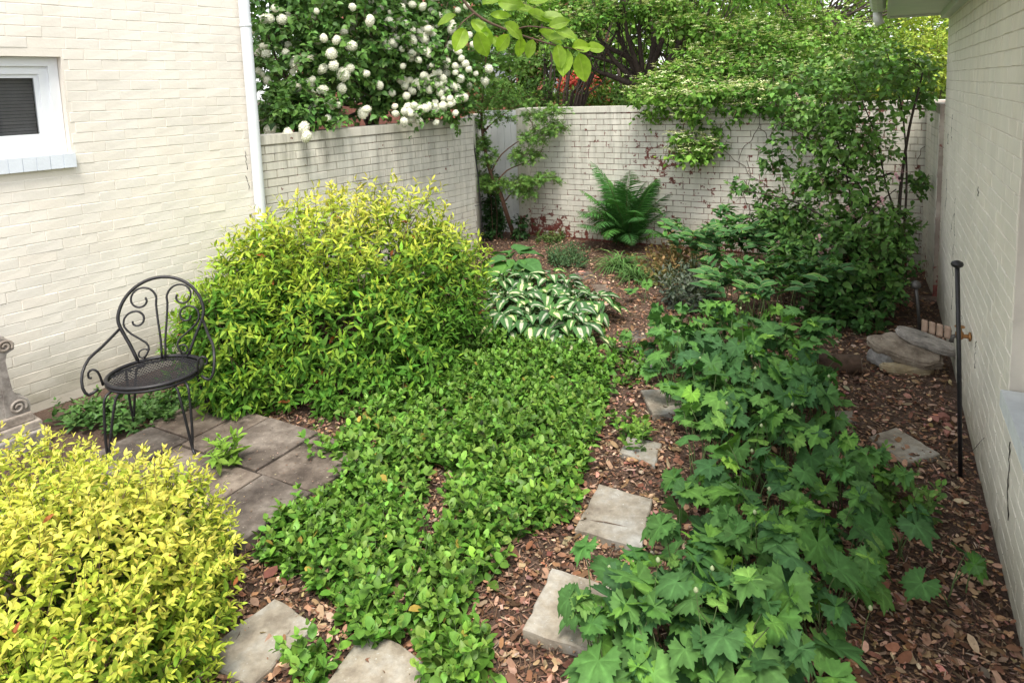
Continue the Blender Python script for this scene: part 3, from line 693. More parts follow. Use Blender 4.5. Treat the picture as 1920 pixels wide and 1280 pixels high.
# young green shoot on the patio edge
def sprout(loc, label, n, h, leaf, colr, seed, cat='plant', name='young_shrub'):
    r = np.random.default_rng(seed); root = empty(name, loc); tag(root, label, cat)
    S = np.array(loc) + np.column_stack([r.normal(size=(n, 2)) * 0.03, np.full(n, 0.01)]); D = nrm(np.column_stack([r.normal(size=(n, 2)) * 0.55, np.ones(n)])); L = r.uniform(0.6, 1.1, n) * h
    lp, lr, ls, lt, li = twigs(S, D, L, 5, leaf, 0.9, 0.12, 0.6, 0.25, r=r)
    scatter('foliage', LANCE, lp, lr, ls, vary(mixc(np.array(colr) * 0.75, np.array(colr) * 1.3, lt), 0.12, r), M_leaf, root)
    for i in range(n): MB().tube([S[i], S[i] + D[i] * L[i] * 0.5, S[i] + D[i] * L[i]], [0.003, 0.002, 0.001], 4, False).build('stem', M_stalk, root)
    return root
sprout(at(432, 868, 0.06), 'bright green young shoot growing from a patio joint', 7, 0.19, 0.085, (0.17, 0.30, 0.04), 5)

# low plants between the patio and the house wall
r = np.random.default_rng(31); q = np.array([at(x, y, 0.08)[:2] for x, y in [(95, 775), (190, 745), (300, 735), (400, 740), (300, 790), (220, 800), (150, 800)]])
sp = sample_ground(150, q); S = np.column_stack([sp, np.full(len(sp), 0.02)]); D = nrm(np.column_stack([r.normal(size=(len(sp), 2)) * 0.5, np.ones(len(sp))])); L = r.uniform(0.06, 0.16, len(sp))
lp, lr, ls, lt, li = twigs(S, D, L, 3, 0.06, 1.0, 0.1, 0.8, 0.3, r=r)
o = scatter('ground_cover', OVATE, lp, lr, ls, vary(mixc((0.05, 0.12, 0.03), (0.10, 0.20, 0.05), lt), 0.15, r), M_gloss); tag(o, 'dark green low plants growing under the iron chair', 'ground cover')

# ground cover in the middle
r = np.random.default_rng(32)
def pxpoly(pts, z): return np.array([at(x, y, z)[:2] for x, y in pts])
gc1 = pxpoly([(560, 840), (640, 800), (700, 740), (870, 660), (905, 620), (1010, 625), (1100, 640), (1140, 670), (1135, 720), (1120, 790), (1095, 850), (1070, 930), (1010, 970), (960, 1010), (915, 1060), (860, 1110), (790, 1150), (700, 1180), (640, 1140), (612, 1070), (545, 1040), (482, 1010), (530, 950), (600, 905), (640, 880)], 0.1)
holes = [pxpoly([(790, 880), (840, 872), (860, 905), (805, 918)], 0.03), pxpoly([(560, 850), (650, 862), (600, 915), (540, 920)], 0.06), pxpoly([(925, 1015), (985, 995), (970, 1050), (925, 1060)], 0.05)]
sp = sample_ground(2700, gc1); sp = sp[lumps(np.column_stack([sp, sp[:, 0] * 0]), 44, 5.0) + 0.5 * lumps(np.column_stack([sp, sp[:, 0] * 0]), 45, 12.0) > -0.62]
for h in holes: sp = sp[~inpoly(sp, h)]
ex = [pxpoly([(800, 1150), (900, 1170), (930, 1240), (880, 1285), (800, 1280)], 0.06), pxpoly([(560, 1215), (620, 1210), (620, 1275), (560, 1270)], 0.05), pxpoly([(1150, 640), (1200, 660), (1215, 710), (1150, 720)], 0.05), pxpoly([(1150, 780), (1220, 790), (1215, 850), (1170, 850)], 0.03)]
sp = np.concatenate([sp, sample_ground(80, ex[0]), sample_ground(22, ex[1]), sample_ground(34, ex[2]), sample_ground(22, ex[3])])
hgt = 0.105 + 0.10 * np.clip(lumps(np.column_stack([sp, sp[:, 0] * 0]), 9, 2.2), -0.8, 1)
S = np.column_stack([sp, gz(sp[:, 0], sp[:, 1])]); D = nrm(np.column_stack([r.normal(size=(len(sp), 2)) * 0.4, np.ones(len(sp))])); L = np.maximum(hgt, 0.05) * r.uniform(0.45, 1.5, len(sp))
lp, lr, ls, lt, li = twigs(S, D, L, 4, 0.053, 1.0, 0.05, 0.9, 0.35, taper=0.3, r=r)
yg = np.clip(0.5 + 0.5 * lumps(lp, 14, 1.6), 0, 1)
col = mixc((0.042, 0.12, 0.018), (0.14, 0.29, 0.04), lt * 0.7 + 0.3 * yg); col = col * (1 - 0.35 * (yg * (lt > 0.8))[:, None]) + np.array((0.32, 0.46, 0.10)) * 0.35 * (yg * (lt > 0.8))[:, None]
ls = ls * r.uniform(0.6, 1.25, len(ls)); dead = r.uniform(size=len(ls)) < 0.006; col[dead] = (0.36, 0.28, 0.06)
kk = r.uniform(size=len(ls)) < 0.5; cv_ = vary(col, 0.24, r)
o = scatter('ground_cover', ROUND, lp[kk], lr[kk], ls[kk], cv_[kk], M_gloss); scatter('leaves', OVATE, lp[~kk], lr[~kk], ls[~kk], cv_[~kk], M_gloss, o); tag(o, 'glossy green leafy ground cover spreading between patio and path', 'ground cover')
st = MB()
for i in range(0, len(S), 2): st.tube([S[i], S[i] + D[i] * L[i]], [0.0016, 0.001], 3, False)
o2 = st.build('stems', M_stalk, o, kind='stuff')

# ---- broad leaves: meshes shared by many leaf objects
def grid_leaf(name, rows, width, cols, colf, zf, mat):
    vs, fs, cs = [], [], []; nc = len(cols)
    for t, wd in rows:
        for u in cols: vs.append((u * wd * width * 0.5, t, zf(u, t))); cs.append(colf(u, t))
    for i in range(len(rows) - 1):
        for j in range(nc - 1): a = i * nc + j; fs.append((a, a + 1, a + nc + 1, a + nc))
    me = bpy.data.meshes.new(name); me.from_pydata(vs, [], fs); ca = me.color_attributes.new('Col', 'FLOAT_COLOR', 'POINT')
    ca.data.foreach_set('color', np.column_stack([np.array(cs), np.ones(len(cs))]).astype(np.float32).ravel())
    me.polygons.foreach_set('use_smooth', [True] * len(fs)); me.materials.append(mat); me.update(); return me

def lobed_leaf(seed, col, mat):
    r = np.random.default_rng(seed); n = 54; th = np.linspace(-2.75, 2.75, n)
    lob = [(0, 1.0, 0.46), (0.92, 0.92, 0.44), (-0.92, 0.92, 0.44), (2.0, 0.68, 0.6), (-2.0, 0.68, 0.6)]
    rr = np.zeros(n); rid = np.zeros(n)
    for a, l, wd in lob:
        g_ = l * r.uniform(0.92, 1.08) * np.exp(-((th - a) / wd) ** 2 * 0.75); rid = np.maximum(rid, np.exp(-((th - a) / 0.12) ** 2)); rr = np.maximum(rr, g_)
    rr = np.maximum(rr, 0.66 + 0.10 * np.cos(th * 0.5)); saw = (np.arange(n) % 3) / 2.0; rr = rr * (0.92 + 0.17 * saw) * r.uniform(0.96, 1.04, n)
    vs, cs = [(0, 0, 0)], [np.array(col) * 1.25]; droop = r.uniform(0.15, 0.7); cup = r.uniform(-0.25, 0.35); tw = r.uniform(-0.3, 0.3)
    for f_ in (0.35, 0.7, 1.0):
        for i in range(n):
            R_ = rr[i] * f_; x = R_ * math.sin(th[i]); y = R_ * math.cos(th[i])
            z = -droop * (0.4 * x * x + y * abs(y)) + cup * abs(x) + tw * x * y + 0.05 * (rid[i] - 0.5) * f_ * -1 + r.normal() * 0.006
            vs.append((x * 0.62, y * 0.62, z * 0.62)); cs.append(np.array(col) * (1 + 0.5 * rid[i] * (1.25 - f_)) * (0.92 if f_ == 1 else 1.0))
    fs = [(0, 1 + i, 2 + i) for i in range(n - 1)]
    for k in range(2):
        for i in range(n - 1): a = 1 + k * n + i; fs.append((a, a + n, a + n + 1, a + 1))
    fs = [f[::-1] for f in fs]
    me = bpy.data.meshes.new('leaf'); me.from_pydata(vs, [], fs); ca = me.color_attributes.new('Col', 'FLOAT_COLOR', 'POINT')
    ca.data.foreach_set('color', np.column_stack([np.clip(np.array(cs), 0, 1), np.ones(len(cs))]).astype(np.float32).ravel())
    me.polygons.foreach_set('use_smooth', [True] * len(fs)); me.materials.append(mat); me.update(); return me
AN = [lobed_leaf(i, c, M_big) for i, c in enumerate([(0.078, 0.19, 0.048), (0.055, 0.145, 0.042), (0.115, 0.25, 0.058), (0.066, 0.165, 0.052), (0.09, 0.21, 0.05), (0.13, 0.29, 0.05), (0.19, 0.36, 0.075), (0.07, 0.18, 0.05), (0.10, 0.22, 0.05), (0.06, 0.15, 0.045), (0.085, 0.20, 0.055)])]
STEM = {}
def stem_mesh(h, lean, key, rad=0.0028):
    k = (round(h, 2), round(lean, 2), key)
    if k not in STEM:
        STEM[k] = MB().tube([(0, 0, 0), (lean * 0.2, 0, h * 0.4), (lean * 0.6, 0, h * 0.8), (lean, 0, h)], [rad, rad * 0.9, rad * 0.75, rad * 0.5], 5, False).mesh('stem', M_stalk, True)
    return STEM[k]

BUD = MB().lathe((0, 0, 0), [(0.001, -0.004), (0.006, 0.0), (0.0075, 0.006), (0.004, 0.012), (0.001, 0.015)], 7).mesh('bud', simple('pale_green_bud', (0.32, 0.38, 0.2), 0.7), True)
def rotm(yaw, pitch, roll): return Matrix.Rotation(yaw, 4, 'Z') @ Matrix.Rotation(pitch, 4, 'X') @ Matrix.Rotation(roll, 4, 'Y')
def anemone(loc, nst, h, size, label, seed, young=0.2, tall=False):
    r = random.Random(seed); root = empty('anemone', loc); tag(root, label, 'plant', 'lobed-leaf anemones in the right bed')
    for i in range(nst):
        yaw = r.uniform(0, 6.283); hh = round(h * r.uniform(0.4, 1.3) / 0.04) * 0.04; lean = round(r.uniform(0.03, 0.14) / 0.03) * 0.03
        s = link('stem', stem_mesh(hh, lean, 'a'), root); s.location = (r.uniform(-0.05, 0.05), r.uniform(-0.05, 0.05), 0); s.rotation_euler = (0, 0, yaw)
        nl = r.choice([1, 1, 2, 3]); base = r.uniform(0, 6.283)
        for k in range(nl):
            yng = r.random() < young; sz = size * r.uniform(0.7, 1.25) * (0.65 if yng else 1) * (0.85 if nl > 1 else 1)
            l = link('leaf', AN[r.choice([5, 6])] if yng else AN[r.choice([0, 1, 2, 3, 4, 7, 8, 9, 10])], s)
            yl = (-math.pi / 2 + r.uniform(-0.5, 0.5)) if nl == 1 else base + k * 6.283 / nl + r.uniform(-0.4, 0.4)
            l.matrix_basis = Matrix.Translation((lean, 0, hh - 0.002 * k)) @ rotm(yl, r.uniform(-0.85, 0.25), r.uniform(-0.4, 0.4)) @ Matrix.Scale(sz * 0.9, 4)
    for i in range(r.choice([0, 0, 1])):          # tall thin flower stalks with a closed bud
        hh = round(h * r.uniform(1.15, 1.6) / 0.04) * 0.04; s = link('flower_stalk', stem_mesh(hh, 0.03, 'f', 0.002), root); s.location = (r.uniform(-0.08, 0.08), r.uniform(-0.08, 0.08), 0); s.rotation_euler = (0, 0, r.uniform(0, 6.28))
        b_ = link('bud', BUD, s); b_.location = (0.03, 0, hh)
    return root
ORD = ['first', 'second', 'third', 'fourth', 'fifth', 'sixth', 'seventh', 'eighth', 'ninth', 'tenth', 'eleventh', 'twelfth']
arow = [(1245, 1085, 1500, 6, 0.30, 0.150, 11), (1150, 1110, 1560, 7, 0.30, 0.150, 11), (1065, 1230, 1600, 6, 0.28, 0.145, 10), (985, 1270, 1690, 6, 0.24, 0.145, 9), (905, 1275, 1660, 6, 0.22, 0.14, 8), (830, 1280, 1590, 6, 0.26, 0.14, 8), (765, 1275, 1565, 7, 0.28, 0.15, 12), (710, 1255, 1550, 7, 0.30, 0.15, 13), (660, 1240, 1530, 7, 0.30, 0.15, 13), (610, 1220, 1490, 6, 0.30, 0.145, 12)]
sd = 100
for k, (y, x0, x1, n, h, size, nst) in enumerate(arow):
    for i in range(n):
        xx = x0 + (x1 - x0) * (i + 0.5) / n + random.uniform(-0.25, 0.25) * (x1 - x0) / n; c = at(xx, y + random.uniform(-22, 22) * (y / 900), h * 0.65)
        where = 'rightmost' if i == n - 1 else ORD[i] + ' from the left'
        anemone((c[0], c[1], 0), nst, h, size, f'lobed green anemone plant, {where} in the {ORD[k]} row from the front', sd, 0.22); sd += 1
for (x, y), lb in zip([(1790, 1050), (1560, 1150), (1210, 535), (1205, 640)], ['drooping anemone plant nearest the right house wall', 'single anemone plant over the leaf litter below the front bed', 'anemone plant at the far path end beside the red tinged plant', 'anemone plant spilling onto the narrow path near the hostas']):
    c = at(x, y, 0.15); anemone((c[0], c[1], 0), 4, 0.18, 0.12, lb, sd, 0.15); sd += 1

# hostas
HR_ = [(0.0, 0.25), (0.08, 0.75), (0.22, 1.0), (0.45, 0.98), (0.68, 0.74), (0.87, 0.36), (1.0, 0.03)]
HC = (-1, -0.66, -0.42, -0.15, 0, 0.15, 0.42, 0.66, 1)
def hosta_col(s):
    r = random.Random(s); wv = r.uniform(0.12, 0.34)
    def f(u, t):
        if abs(u) < wv - (0.25 if t < 0.05 or t > 0.8 else 0) : return (0.60, 0.63, 0.42)
        return (0.08, 0.19, 0.06)
    return f
def hz_(curl, cup): return lambda u, t: cup * abs(u) * (1 - 0.5 * t) + 0.25 * t - curl * t * t + 0.025 * math.sin(9 * t) * u
HV = [grid_leaf('leaf', HR_, 0.70, (-1, -0.66, -0.36, -0.28, -0.12, 0, 0.12, 0.28, 0.36, 0.66, 1), hosta_col(i), hz_(0.55 + 0.15 * i, 0.08), M_big) for i in range(4)]
HG = [grid_leaf('leaf', HR_, 0.80, HC, lambda u, t: (0.08, 0.20, 0.055) if abs(u) > 0.1 else (0.11, 0.25, 0.08), hz_(0.5 + 0.15 * i, 0.14), M_big) for i in range(3)]
def hosta(loc, n, h, size, label, seed, meshes, group=None):
    r = random.Random(seed); root = empty('hosta', loc); tag(root, label, 'hosta', group)
    for i in range(n):
        yaw = i * 2.4 + r.uniform(-0.3, 0.3); f_ = (i + 1) / n; hh = round(h * r.uniform(0.75, 1.1) * (1.1 - 0.55 * f_) / 0.03) * 0.03; lean = round((0.03 + 0.15 * f_) * h / 0.22 / 0.03) * 0.03
        s = link('stem', stem_mesh(max(hh, 0.06), lean, 'h', 0.004), root); s.rotation_euler = (0, 0, yaw)
        l = link('leaf', meshes[r.randrange(len(meshes))], s)
        l.matrix_basis = Matrix.Translation((lean, 0, max(hh, 0.06))) @ rotm(-math.pi / 2 + r.uniform(-0.3, 0.3), 0.25 - 0.55 * f_ + r.uniform(-0.15, 0.15), r.uniform(-0.2, 0.2)) @ Matrix.Scale(size * r.uniform(0.8, 1.15), 4)
    return root
for k, (y, x0, x1, n) in enumerate([(618, 930, 1110, 4), (580, 925, 1140, 5), (545, 930, 1090, 4)]):
    for i in range(n):
        c = at(x0 + (x1 - x0) * (i + 0.5) / n + random.uniform(-8, 8), y + random.uniform(-6, 6), 0.10); where = 'rightmost' if i == n - 1 else ORD[i] + ' from the left'
        hosta((c[0], c[1], 0), 30, 0.23, 0.125, f'white centred hosta, {where} in the {("front", "middle", "back")[k]} row of the clump', 300 + 10 * k + i, HV, 'striped hostas')
c = at(965, 505, 0.1); hosta((c[0], c[1], 0), 13, 0.24, 0.27, 'broad plain green hosta behind the striped hostas', 330, HG)

# solomon seal with cream edged leaves
SR = [(0.0, 0.1), (0.15, 0.7), (0.4, 1.0), (0.65, 0.85), (0.85, 0.5), (1.0, 0.03)]; SCc = (-1, -0.86, -0.5, 0, 0.5, 0.86, 1)
SSL = [grid_leaf('leaf', SR, 0.46, SCc, lambda u, t: (0.42, 0.48, 0.22) if abs(u) > 0.95 else (0.06, 0.17, 0.048), (lambda k: lambda u, t: 0.14 * abs(u) * (1 - t) - (0.2 + 0.15 * k) * t * t)(i), M_big) for i in range(3)]
def solomon(loc, n, spread, h, label, seed):
    r = random.Random(seed); root = empty('solomon_seal', loc); tag(root, label, 'plant')
    for i in range(n):
        yaw = r.uniform(0, 6.283); hh = h * r.choice([0.8, 0.95, 1.1]); arch = hh * 0.55
        k = ('sol', round(hh, 3)); pts = [(arch * (t ** 1.8), 0, hh * (1 - (1 - t) ** 1.7) * (1 - 0.15 * t ** 4)) for t in np.linspace(0, 1, 9)]
        if k not in STEM: STEM[k] = MB().tube(pts, np.linspace(0.0035, 0.0012, 9), 5, False).mesh('stem', M_stalk, True)
        s = link('stem', STEM[k], root); s.location = (r.uniform(-1, 1) * spread[0], r.uniform(-1, 1) * spread[1], 0); s.rotation_euler = (0, 0, yaw)
        for j in range(11):
            t = 0.42 + 0.57 * j / 10; q = np.array([np.interp(t, np.linspace(0, 1, 9), [p_[c_] for p_ in pts]) for c_ in range(3)])
            l = link('leaf', SSL[r.randrange(3)], s); sg = 1 if j % 2 else -1
            l.matrix_basis = Matrix.Translation(q) @ rotm(-math.pi / 2 + sg * 0.85 + r.uniform(-0.25, 0.25), 0.65 + r.uniform(-0.35, 0.25), sg * 0.4) @ Matrix.Scale(0.112 * r.uniform(0.8, 1.15), 4)
    return root
c = at(1390, 505, 0.1); solomon((c[0], c[1], 0), 76, (0.62, 0.36), 0.62, 'arching solomon seal with cream edged leaves against the back wall', 41)
c = at(1450, 565, 0.15); solomon((c[0], c[1], 0), 36, (0.48, 0.26), 0.48, 'arching solomon seal in front of the pink flowering shrub', 42)

# fern
def frond_mesh(L, seed):
    r = np.random.default_rng(seed); m_v, m_f, m_c = [], [], []; n = 40
    arch = 0.30 + 0.12 * (seed % 3)
    def rp(t): return np.array([0, L * t * (1 - 0.12 * t), L * (0.95 * t - arch * 1.5 * t ** 2.2)])
    tv, tf = leaf_tpl(0.12, (0.15, 0.45, 0.75), (1.0, 0.85, 0.5), 0.15, 0.22)
    for i in range(n):
        t = 0.12 + 0.87 * i / n; ln = L * 0.23 * (math.sin(math.pi * min(1, (t * 0.86 + 0.14)) ** 0.85) ** 0.8 + 0.04)
        tan = nrm(rp(t + 0.01) - rp(t))
        for sg in (-1, 1):
            d = nrm(np.array([sg * 1.0, 0, 0]) + tan * 0.45 + r.normal(size=3) * 0.06 + np.array([0, 0, -0.12])); up = np.cross(np.array([1.0, 0, 0]), tan)
            R = frames(d[None], up[None])[0]; base = len(m_v); sc = ln * r.uniform(0.9, 1.08); wsc = min(1.0, 0.0115 * L / 0.7 / (0.12 * sc + 1e-6))
            V = (tv * np.array([max(wsc, 0.3), 1, 1])) @ R.T * sc + rp(t); m_v += V.tolist(); m_f += [tuple(q + base for q in f) for f in tf]
            cc = np.array((0.045, 0.135, 0.03)) * r.uniform(0.8, 1.25) * (1 + 0.5 * t); m_c += [cc] * len(V)
    tb = MB().tube([rp(t) for t in np.linspace(0, 1, 10)], np.linspace(0.005, 0.001, 10), 4, False); b0 = len(m_v); m_v += tb.v; m_f += [tuple(q + b0 for q in f) for f in tb.f]; m_c += [np.array((0.10, 0.11, 0.04))] * len(tb.v)
    me = bpy.data.meshes.new('frond'); me.from_pydata(m_v, [], m_f); ca = me.color_attributes.new('Col', 'FLOAT_COLOR', 'POINT')
    ca.data.foreach_set('color', np.column_stack([np.array(m_c), np.ones(len(m_c))]).astype(np.float32).ravel()); me.materials.append(M_big); me.update(); return me
FR = [frond_mesh(0.85, i) for i in range(4)]
c = at(1170, 455, 0.0); c = c - np.array([0.0, 0.22, 0]); fern = empty('fern', (c[0], c[1], 0)); tag(fern, 'dark green fern with upright fronds against the back wall', 'fern')
rr_ = random.Random(50)
for i in range(42):
    yaw = i * 2.4 + rr_.uniform(-0.3, 0.3); f_ = i / 41; l = link('frond', FR[i % 4], fern)
    away = math.cos(yaw - math.atan2(nB[1], nB[0]) + math.pi / 2)      # fronds against the wall stand steeper
    pit = 0.78 - 0.85 * f_ + rr_.uniform(-0.1, 0.1)
    if away > 0.25: pit = max(pit, 0.62)
    l.matrix_basis = rotm(yaw, pit, rr_.uniform(-0.25, 0.25)) @ Matrix.Scale((1.22 - 0.45 * f_) * rr_.uniform(0.85, 1.1), 4)

# grass-like tuft, dark low herb and red tinged plant on the far bed
def tuft(name, loc, n, L, wd, col, label, seed, cat='grass'):
    r = np.random.default_rng(seed); tv, tf = leaf_tpl(wd, (0.15, 0.35, 0.55, 0.75, 0.9), (1, 1, 0.95, 0.8, 0.5), 0.2, 0.0)
    tv = tv.copy(); tv[:, 2] += 0.9 * tv[:, 1] - 1.15 * tv[:, 1] ** 2
    a = r.uniform(0, 6.283, n); D = np.column_stack([np.cos(a), np.sin(a), r.uniform(-0.2, 0.7, n)]); P = np.array(loc) + np.column_stack([r.normal(size=(n, 2)) * 0.05, np.zeros(n)])
    root = empty(name, loc); tag(root, label, cat)
    scatter('blades', (tv, tf), P, frames(D, np.tile([0, 0, 1.0], (n, 1)) + r.normal(size=(n, 3)) * 0.1), L * r.uniform(0.6, 1.2, n), vary(np.tile(col, (n, 1)), 0.2, r), M_leaf, root); return root
tuft('grass_tuft', at(1165, 505, 0), 170, 0.36, 0.035, (0.10, 0.20, 0.055), 'drooping strap leaved tuft in front of the fern', 61)
tuft('grass_tuft', at(1195, 525, 0), 110, 0.30, 0.035, (0.09, 0.18, 0.05), 'smaller strap leaved tuft beside the red tinged plant', 62)
def lowherb(px, z, n, h, leaf, c1, c2, label, seed, tpl=LANCE, name='low_herb', mat=None, pairs=4):
    r = np.random.default_rng(seed); W = pxpoly(px, z); sp = sample_ground(n, W); c = sp.mean(0); root = empty(name, (c[0], c[1], 0)); tag(root, label, 'plant')
    S = np.column_stack([sp, np.zeros(n)]); D = nrm(np.column_stack([r.normal(size=(n, 2)) * 0.4, np.ones(n)])); L = h * r.uniform(0.6, 1.2, n)
    lp, lr, ls, lt, li = twigs(S, D, L, pairs, leaf, 1.0, 0.15, 0.7, 0.35, r=r)
    scatter('foliage', tpl, lp, lr, ls, vary(mixc(c1, c2, lt * 0.6 + 0.4 * r.uniform(size=len(lt))), 0.2, r), mat or M_leaf, root)
    m = MB()
    for i in range(0, n, 2): m.tube([S[i], S[i] + D[i] * L[i]], [0.002, 0.001], 3, False)
    m.build('stems', M_stalk, root, kind='stuff'); return root
lowherb([(1020, 480), (1060, 462), (1100, 475), (1105, 492), (1050, 500)], 0.06, 150, 0.16, 0.05, (0.045, 0.10, 0.045), (0.09, 0.17, 0.07), 'low dark green herb on the far bed behind the plain hosta', 71)
lowherb([(1215, 500), (1260, 470), (1300, 485), (1290, 520), (1230, 525)], 0.08, 110, 0.32, 0.075, (0.15, 0.20, 0.06), (0.28, 0.16, 0.08), 'red tinged leafy plant at the end of the path', 72, OVAL, 'tinged_shrub')
lowherb([(1250, 540), (1300, 520), (1345, 545), (1320, 580), (1260, 575)], 0.08, 120, 0.34, 0.085, (0.022, 0.035, 0.028), (0.13, 0.16, 0.11), 'dark leaved plant with pale edged leaves beside the anemones', 73, LANCE, 'dark_perennial', M_gloss)
lowherb([(1010, 440), (1060, 440), (1060, 452), (1010, 455)], 0.04, 40, 0.12, 0.05, (0.07, 0.13, 0.04), (0.14, 0.2, 0.06), 'mossy weeds along the foot of the back wall', 74, OVATE, 'wall_weeds')
lowherb([(1640, 880), (1700, 900), (1760, 930), (1740, 960), (1660, 930)], 0.1, 20, 0.22, 0.06, (0.10, 0.2, 0.05), (0.15, 0.27, 0.06), 'bright green oval leaved weed beside the black pole', 75, OVAL, 'young_weed', None, 5)

# ------------------------------------------------------------------ shrubs and trees behind the walls
def P3(px, py, Y): return aty(px, py, Y)
def path(pts): return np.array([aty(*p_) for p_ in pts])
def smooth_path(P, k=4):
    P = np.asarray(P, float); out = []
    for i in range(len(P) - 1):
        p0, p1, p2, p3 = P[max(i - 1, 0)], P[i], P[i + 1], P[min(i + 2, len(P) - 1)]
        for q in range(k):
            t = q / k; out.append(0.5 * ((2 * p1) + (-p0 + p2) * t + (2 * p0 - 5 * p1 + 4 * p2 - p3) * t * t + (-p0 + 3 * p1 - 3 * p2 + p3) * t ** 3))
    out.append(P[-1]); return np.array(out)
def foliage(root, blobs, seed, leaf, tl, pairs, tpl, c1, c2, mat, droop=0.2, upb=0.35, shell=0.3, spread=0.9, var=0.2, sticks=3, stickr=0.003, name='foliage', zmin=None, clip=None, planar=False, sun_ztone=None):
    r = np.random.default_rng(seed); P, O, I = blob_points(blobs, r, shell)
    if zmin is not None: k = P[:, 2] > zmin; P, O, I = P[k], O[k], I[k]
    if clip is not None: k = clip(P); P, O, I = P[k], O[k], I[k]
    D = nrm(O * 0.8 + np.array([0, 0, upb]) + r.normal(size=P.shape) * 0.45); L = tl * r.uniform(0.6, 1.3, len(P))
    lp, lr, ls, lt, li = twigs(P - D * L[:, None] * 0.4, D, L, pairs, leaf, spread, droop, 0.8, 0.35, planar=planar, r=r)
    if clip is not None: k = clip(lp); lp, lr, ls, lt, li = lp[k], lr[k], ls[k], lt[k], li[k]
    tone = np.clip(0.5 + 0.45 * lumps(lp, seed, 1.8) + 0.25 * (lt - 0.5) + r.normal(size=len(lp)) * 0.2 + (0 if sun_ztone is None else (lp[:, 2] - sun_ztone[0]) / sun_ztone[1]), 0, 1)
    o = scatter(name, tpl, lp, lr, ls, vary(mixc(c1, c2, tone), var, r), mat, root)
    if sticks: twig_sticks(P, D, L, stickr, sticks).build('twigs', M_twig, root, kind='stuff')
    return P, O, I
def behind_left(P, off=0.02):
    """keeps foliage out of the left garden wall: behind it, or above its coping"""
    s = (P[:, :2] - G0) @ nL; return ((P[:, :2] - G0) @ dL > 2.8) | (s > 0.26) | (P[:, 2] > GZ + 0.05) | (s < -0.05)
def clear_back(P):
    s = (P[:, :2] - B0) @ nB; return ((P[:, :2] - B0) @ dB < -0.7) | (s > 0.26) | (P[:, 2] > 1.70) | (s < -0.04)

# snowball shrub
vb = empty('snowball_shrub', tuple(aty(700, 200, 7.6)[:2]) + (0.0,)); tag(vb, 'large snowball shrub with white flower balls leaning over the left wall', 'shrub')
vblobs = [pblob(540, 120, 6.4, 90, 120, 300, 0.5), pblob(650, 70, 6.8, 130, 120, 420, 0.6), pblob(790, 110, 7.2, 110, 95, 360, 0.5), pblob(560, 215, 6.1, 85, 45, 260, 0.3), pblob(590, -40, 6.6, 150, 80, 300, 0.6), pblob(770, -20, 7.3, 150, 90, 320, 0.6), pblob(830, 190, 7.3, 60, 50, 120, 0.3), pblob(775, 185, 7.0, 75, 35, 120, 0.2), pblob(690, 190, 6.95, 40, 30, 50, 0.2), pblob(700, 30, 7.8, 230, 160, 350, 0.4)]
P, O, I = foliage(vb, vblobs, 80, 0.092, 0.17, 3, OVATE, (0.06, 0.14, 0.035), (0.14, 0.27, 0.06), M_gloss, 0.25, 0.1, 0.35, clip=behind_left, stickr=0.0035)
base = np.array(vb.location)
for pts in ([(690, 235, 7.5), (640, 215, 7.2), (600, 120, 6.9), (520, 60, 6.6)], [(692, 235, 7.5), (665, 150, 7.3), (640, 60, 7.1), (620, -60, 7.0)], [(700, 235, 7.5), (715, 140, 7.4), (730, 70, 7.4), (780, -30, 7.4)], [(705, 235, 7.5), (750, 180, 7.4), (800, 130, 7.3), (850, 70, 7.3)], [(520, 160, 6.6), (560, 110, 6.6), (640, 95, 6.7), (700, 100, 6.9)], [(700, 235, 7.5), (620, 190, 6.9), (540, 150, 6.5), (500, 60, 6.4)]):
    W = path(pts); W = np.vstack([[W[0][0], W[0][1], 0.0], W]); W = smooth_path(W, 4); MB().tube(W, np.linspace(0.030, 0.006, len(W)), 6).build('branch', M_bark, vb, True)
r = np.random.default_rng(81); fv, ff = [], []
tb = MB()
for i in range(64):
    a = i * 2.399963; z = 1 - 2 * (i + 0.5) / 64; q = math.sqrt(1 - z * z); nn = np.array([math.cos(a) * q, math.sin(a) * q, z]); u_ = nrm(np.cross(nn, r.normal(size=3))); v_ = np.cross(nn, u_)
    rad = r.uniform(0.84, 1.10)
    for k in range(4):
        aa = k * math.pi / 2 + r.uniform(-0.2, 0.2); e_ = u_ * math.cos(aa) + v_ * math.sin(aa); f_ = np.cross(nn, e_)
        tb.add([nn * rad * 0.9, nn * rad + e_ * 0.14 + f_ * 0.09, nn * rad * 1.0 + e_ * 0.25, nn * rad + e_ * 0.14 - f_ * 0.09], [(0, 1, 2, 3)])
ic = MB().lathe((0, 0, 0), [(0.01, -0.9), (0.62, -0.65), (0.9, 0), (0.62, 0.65), (0.01, 0.9)], 10); tb.add(ic.v, ic.f)
M_flower = simple('cream_white_petal', (0.80, 0.80, 0.66), 0.6, 0.06, 12)
fm = tb.mesh('flower_head', M_flower)
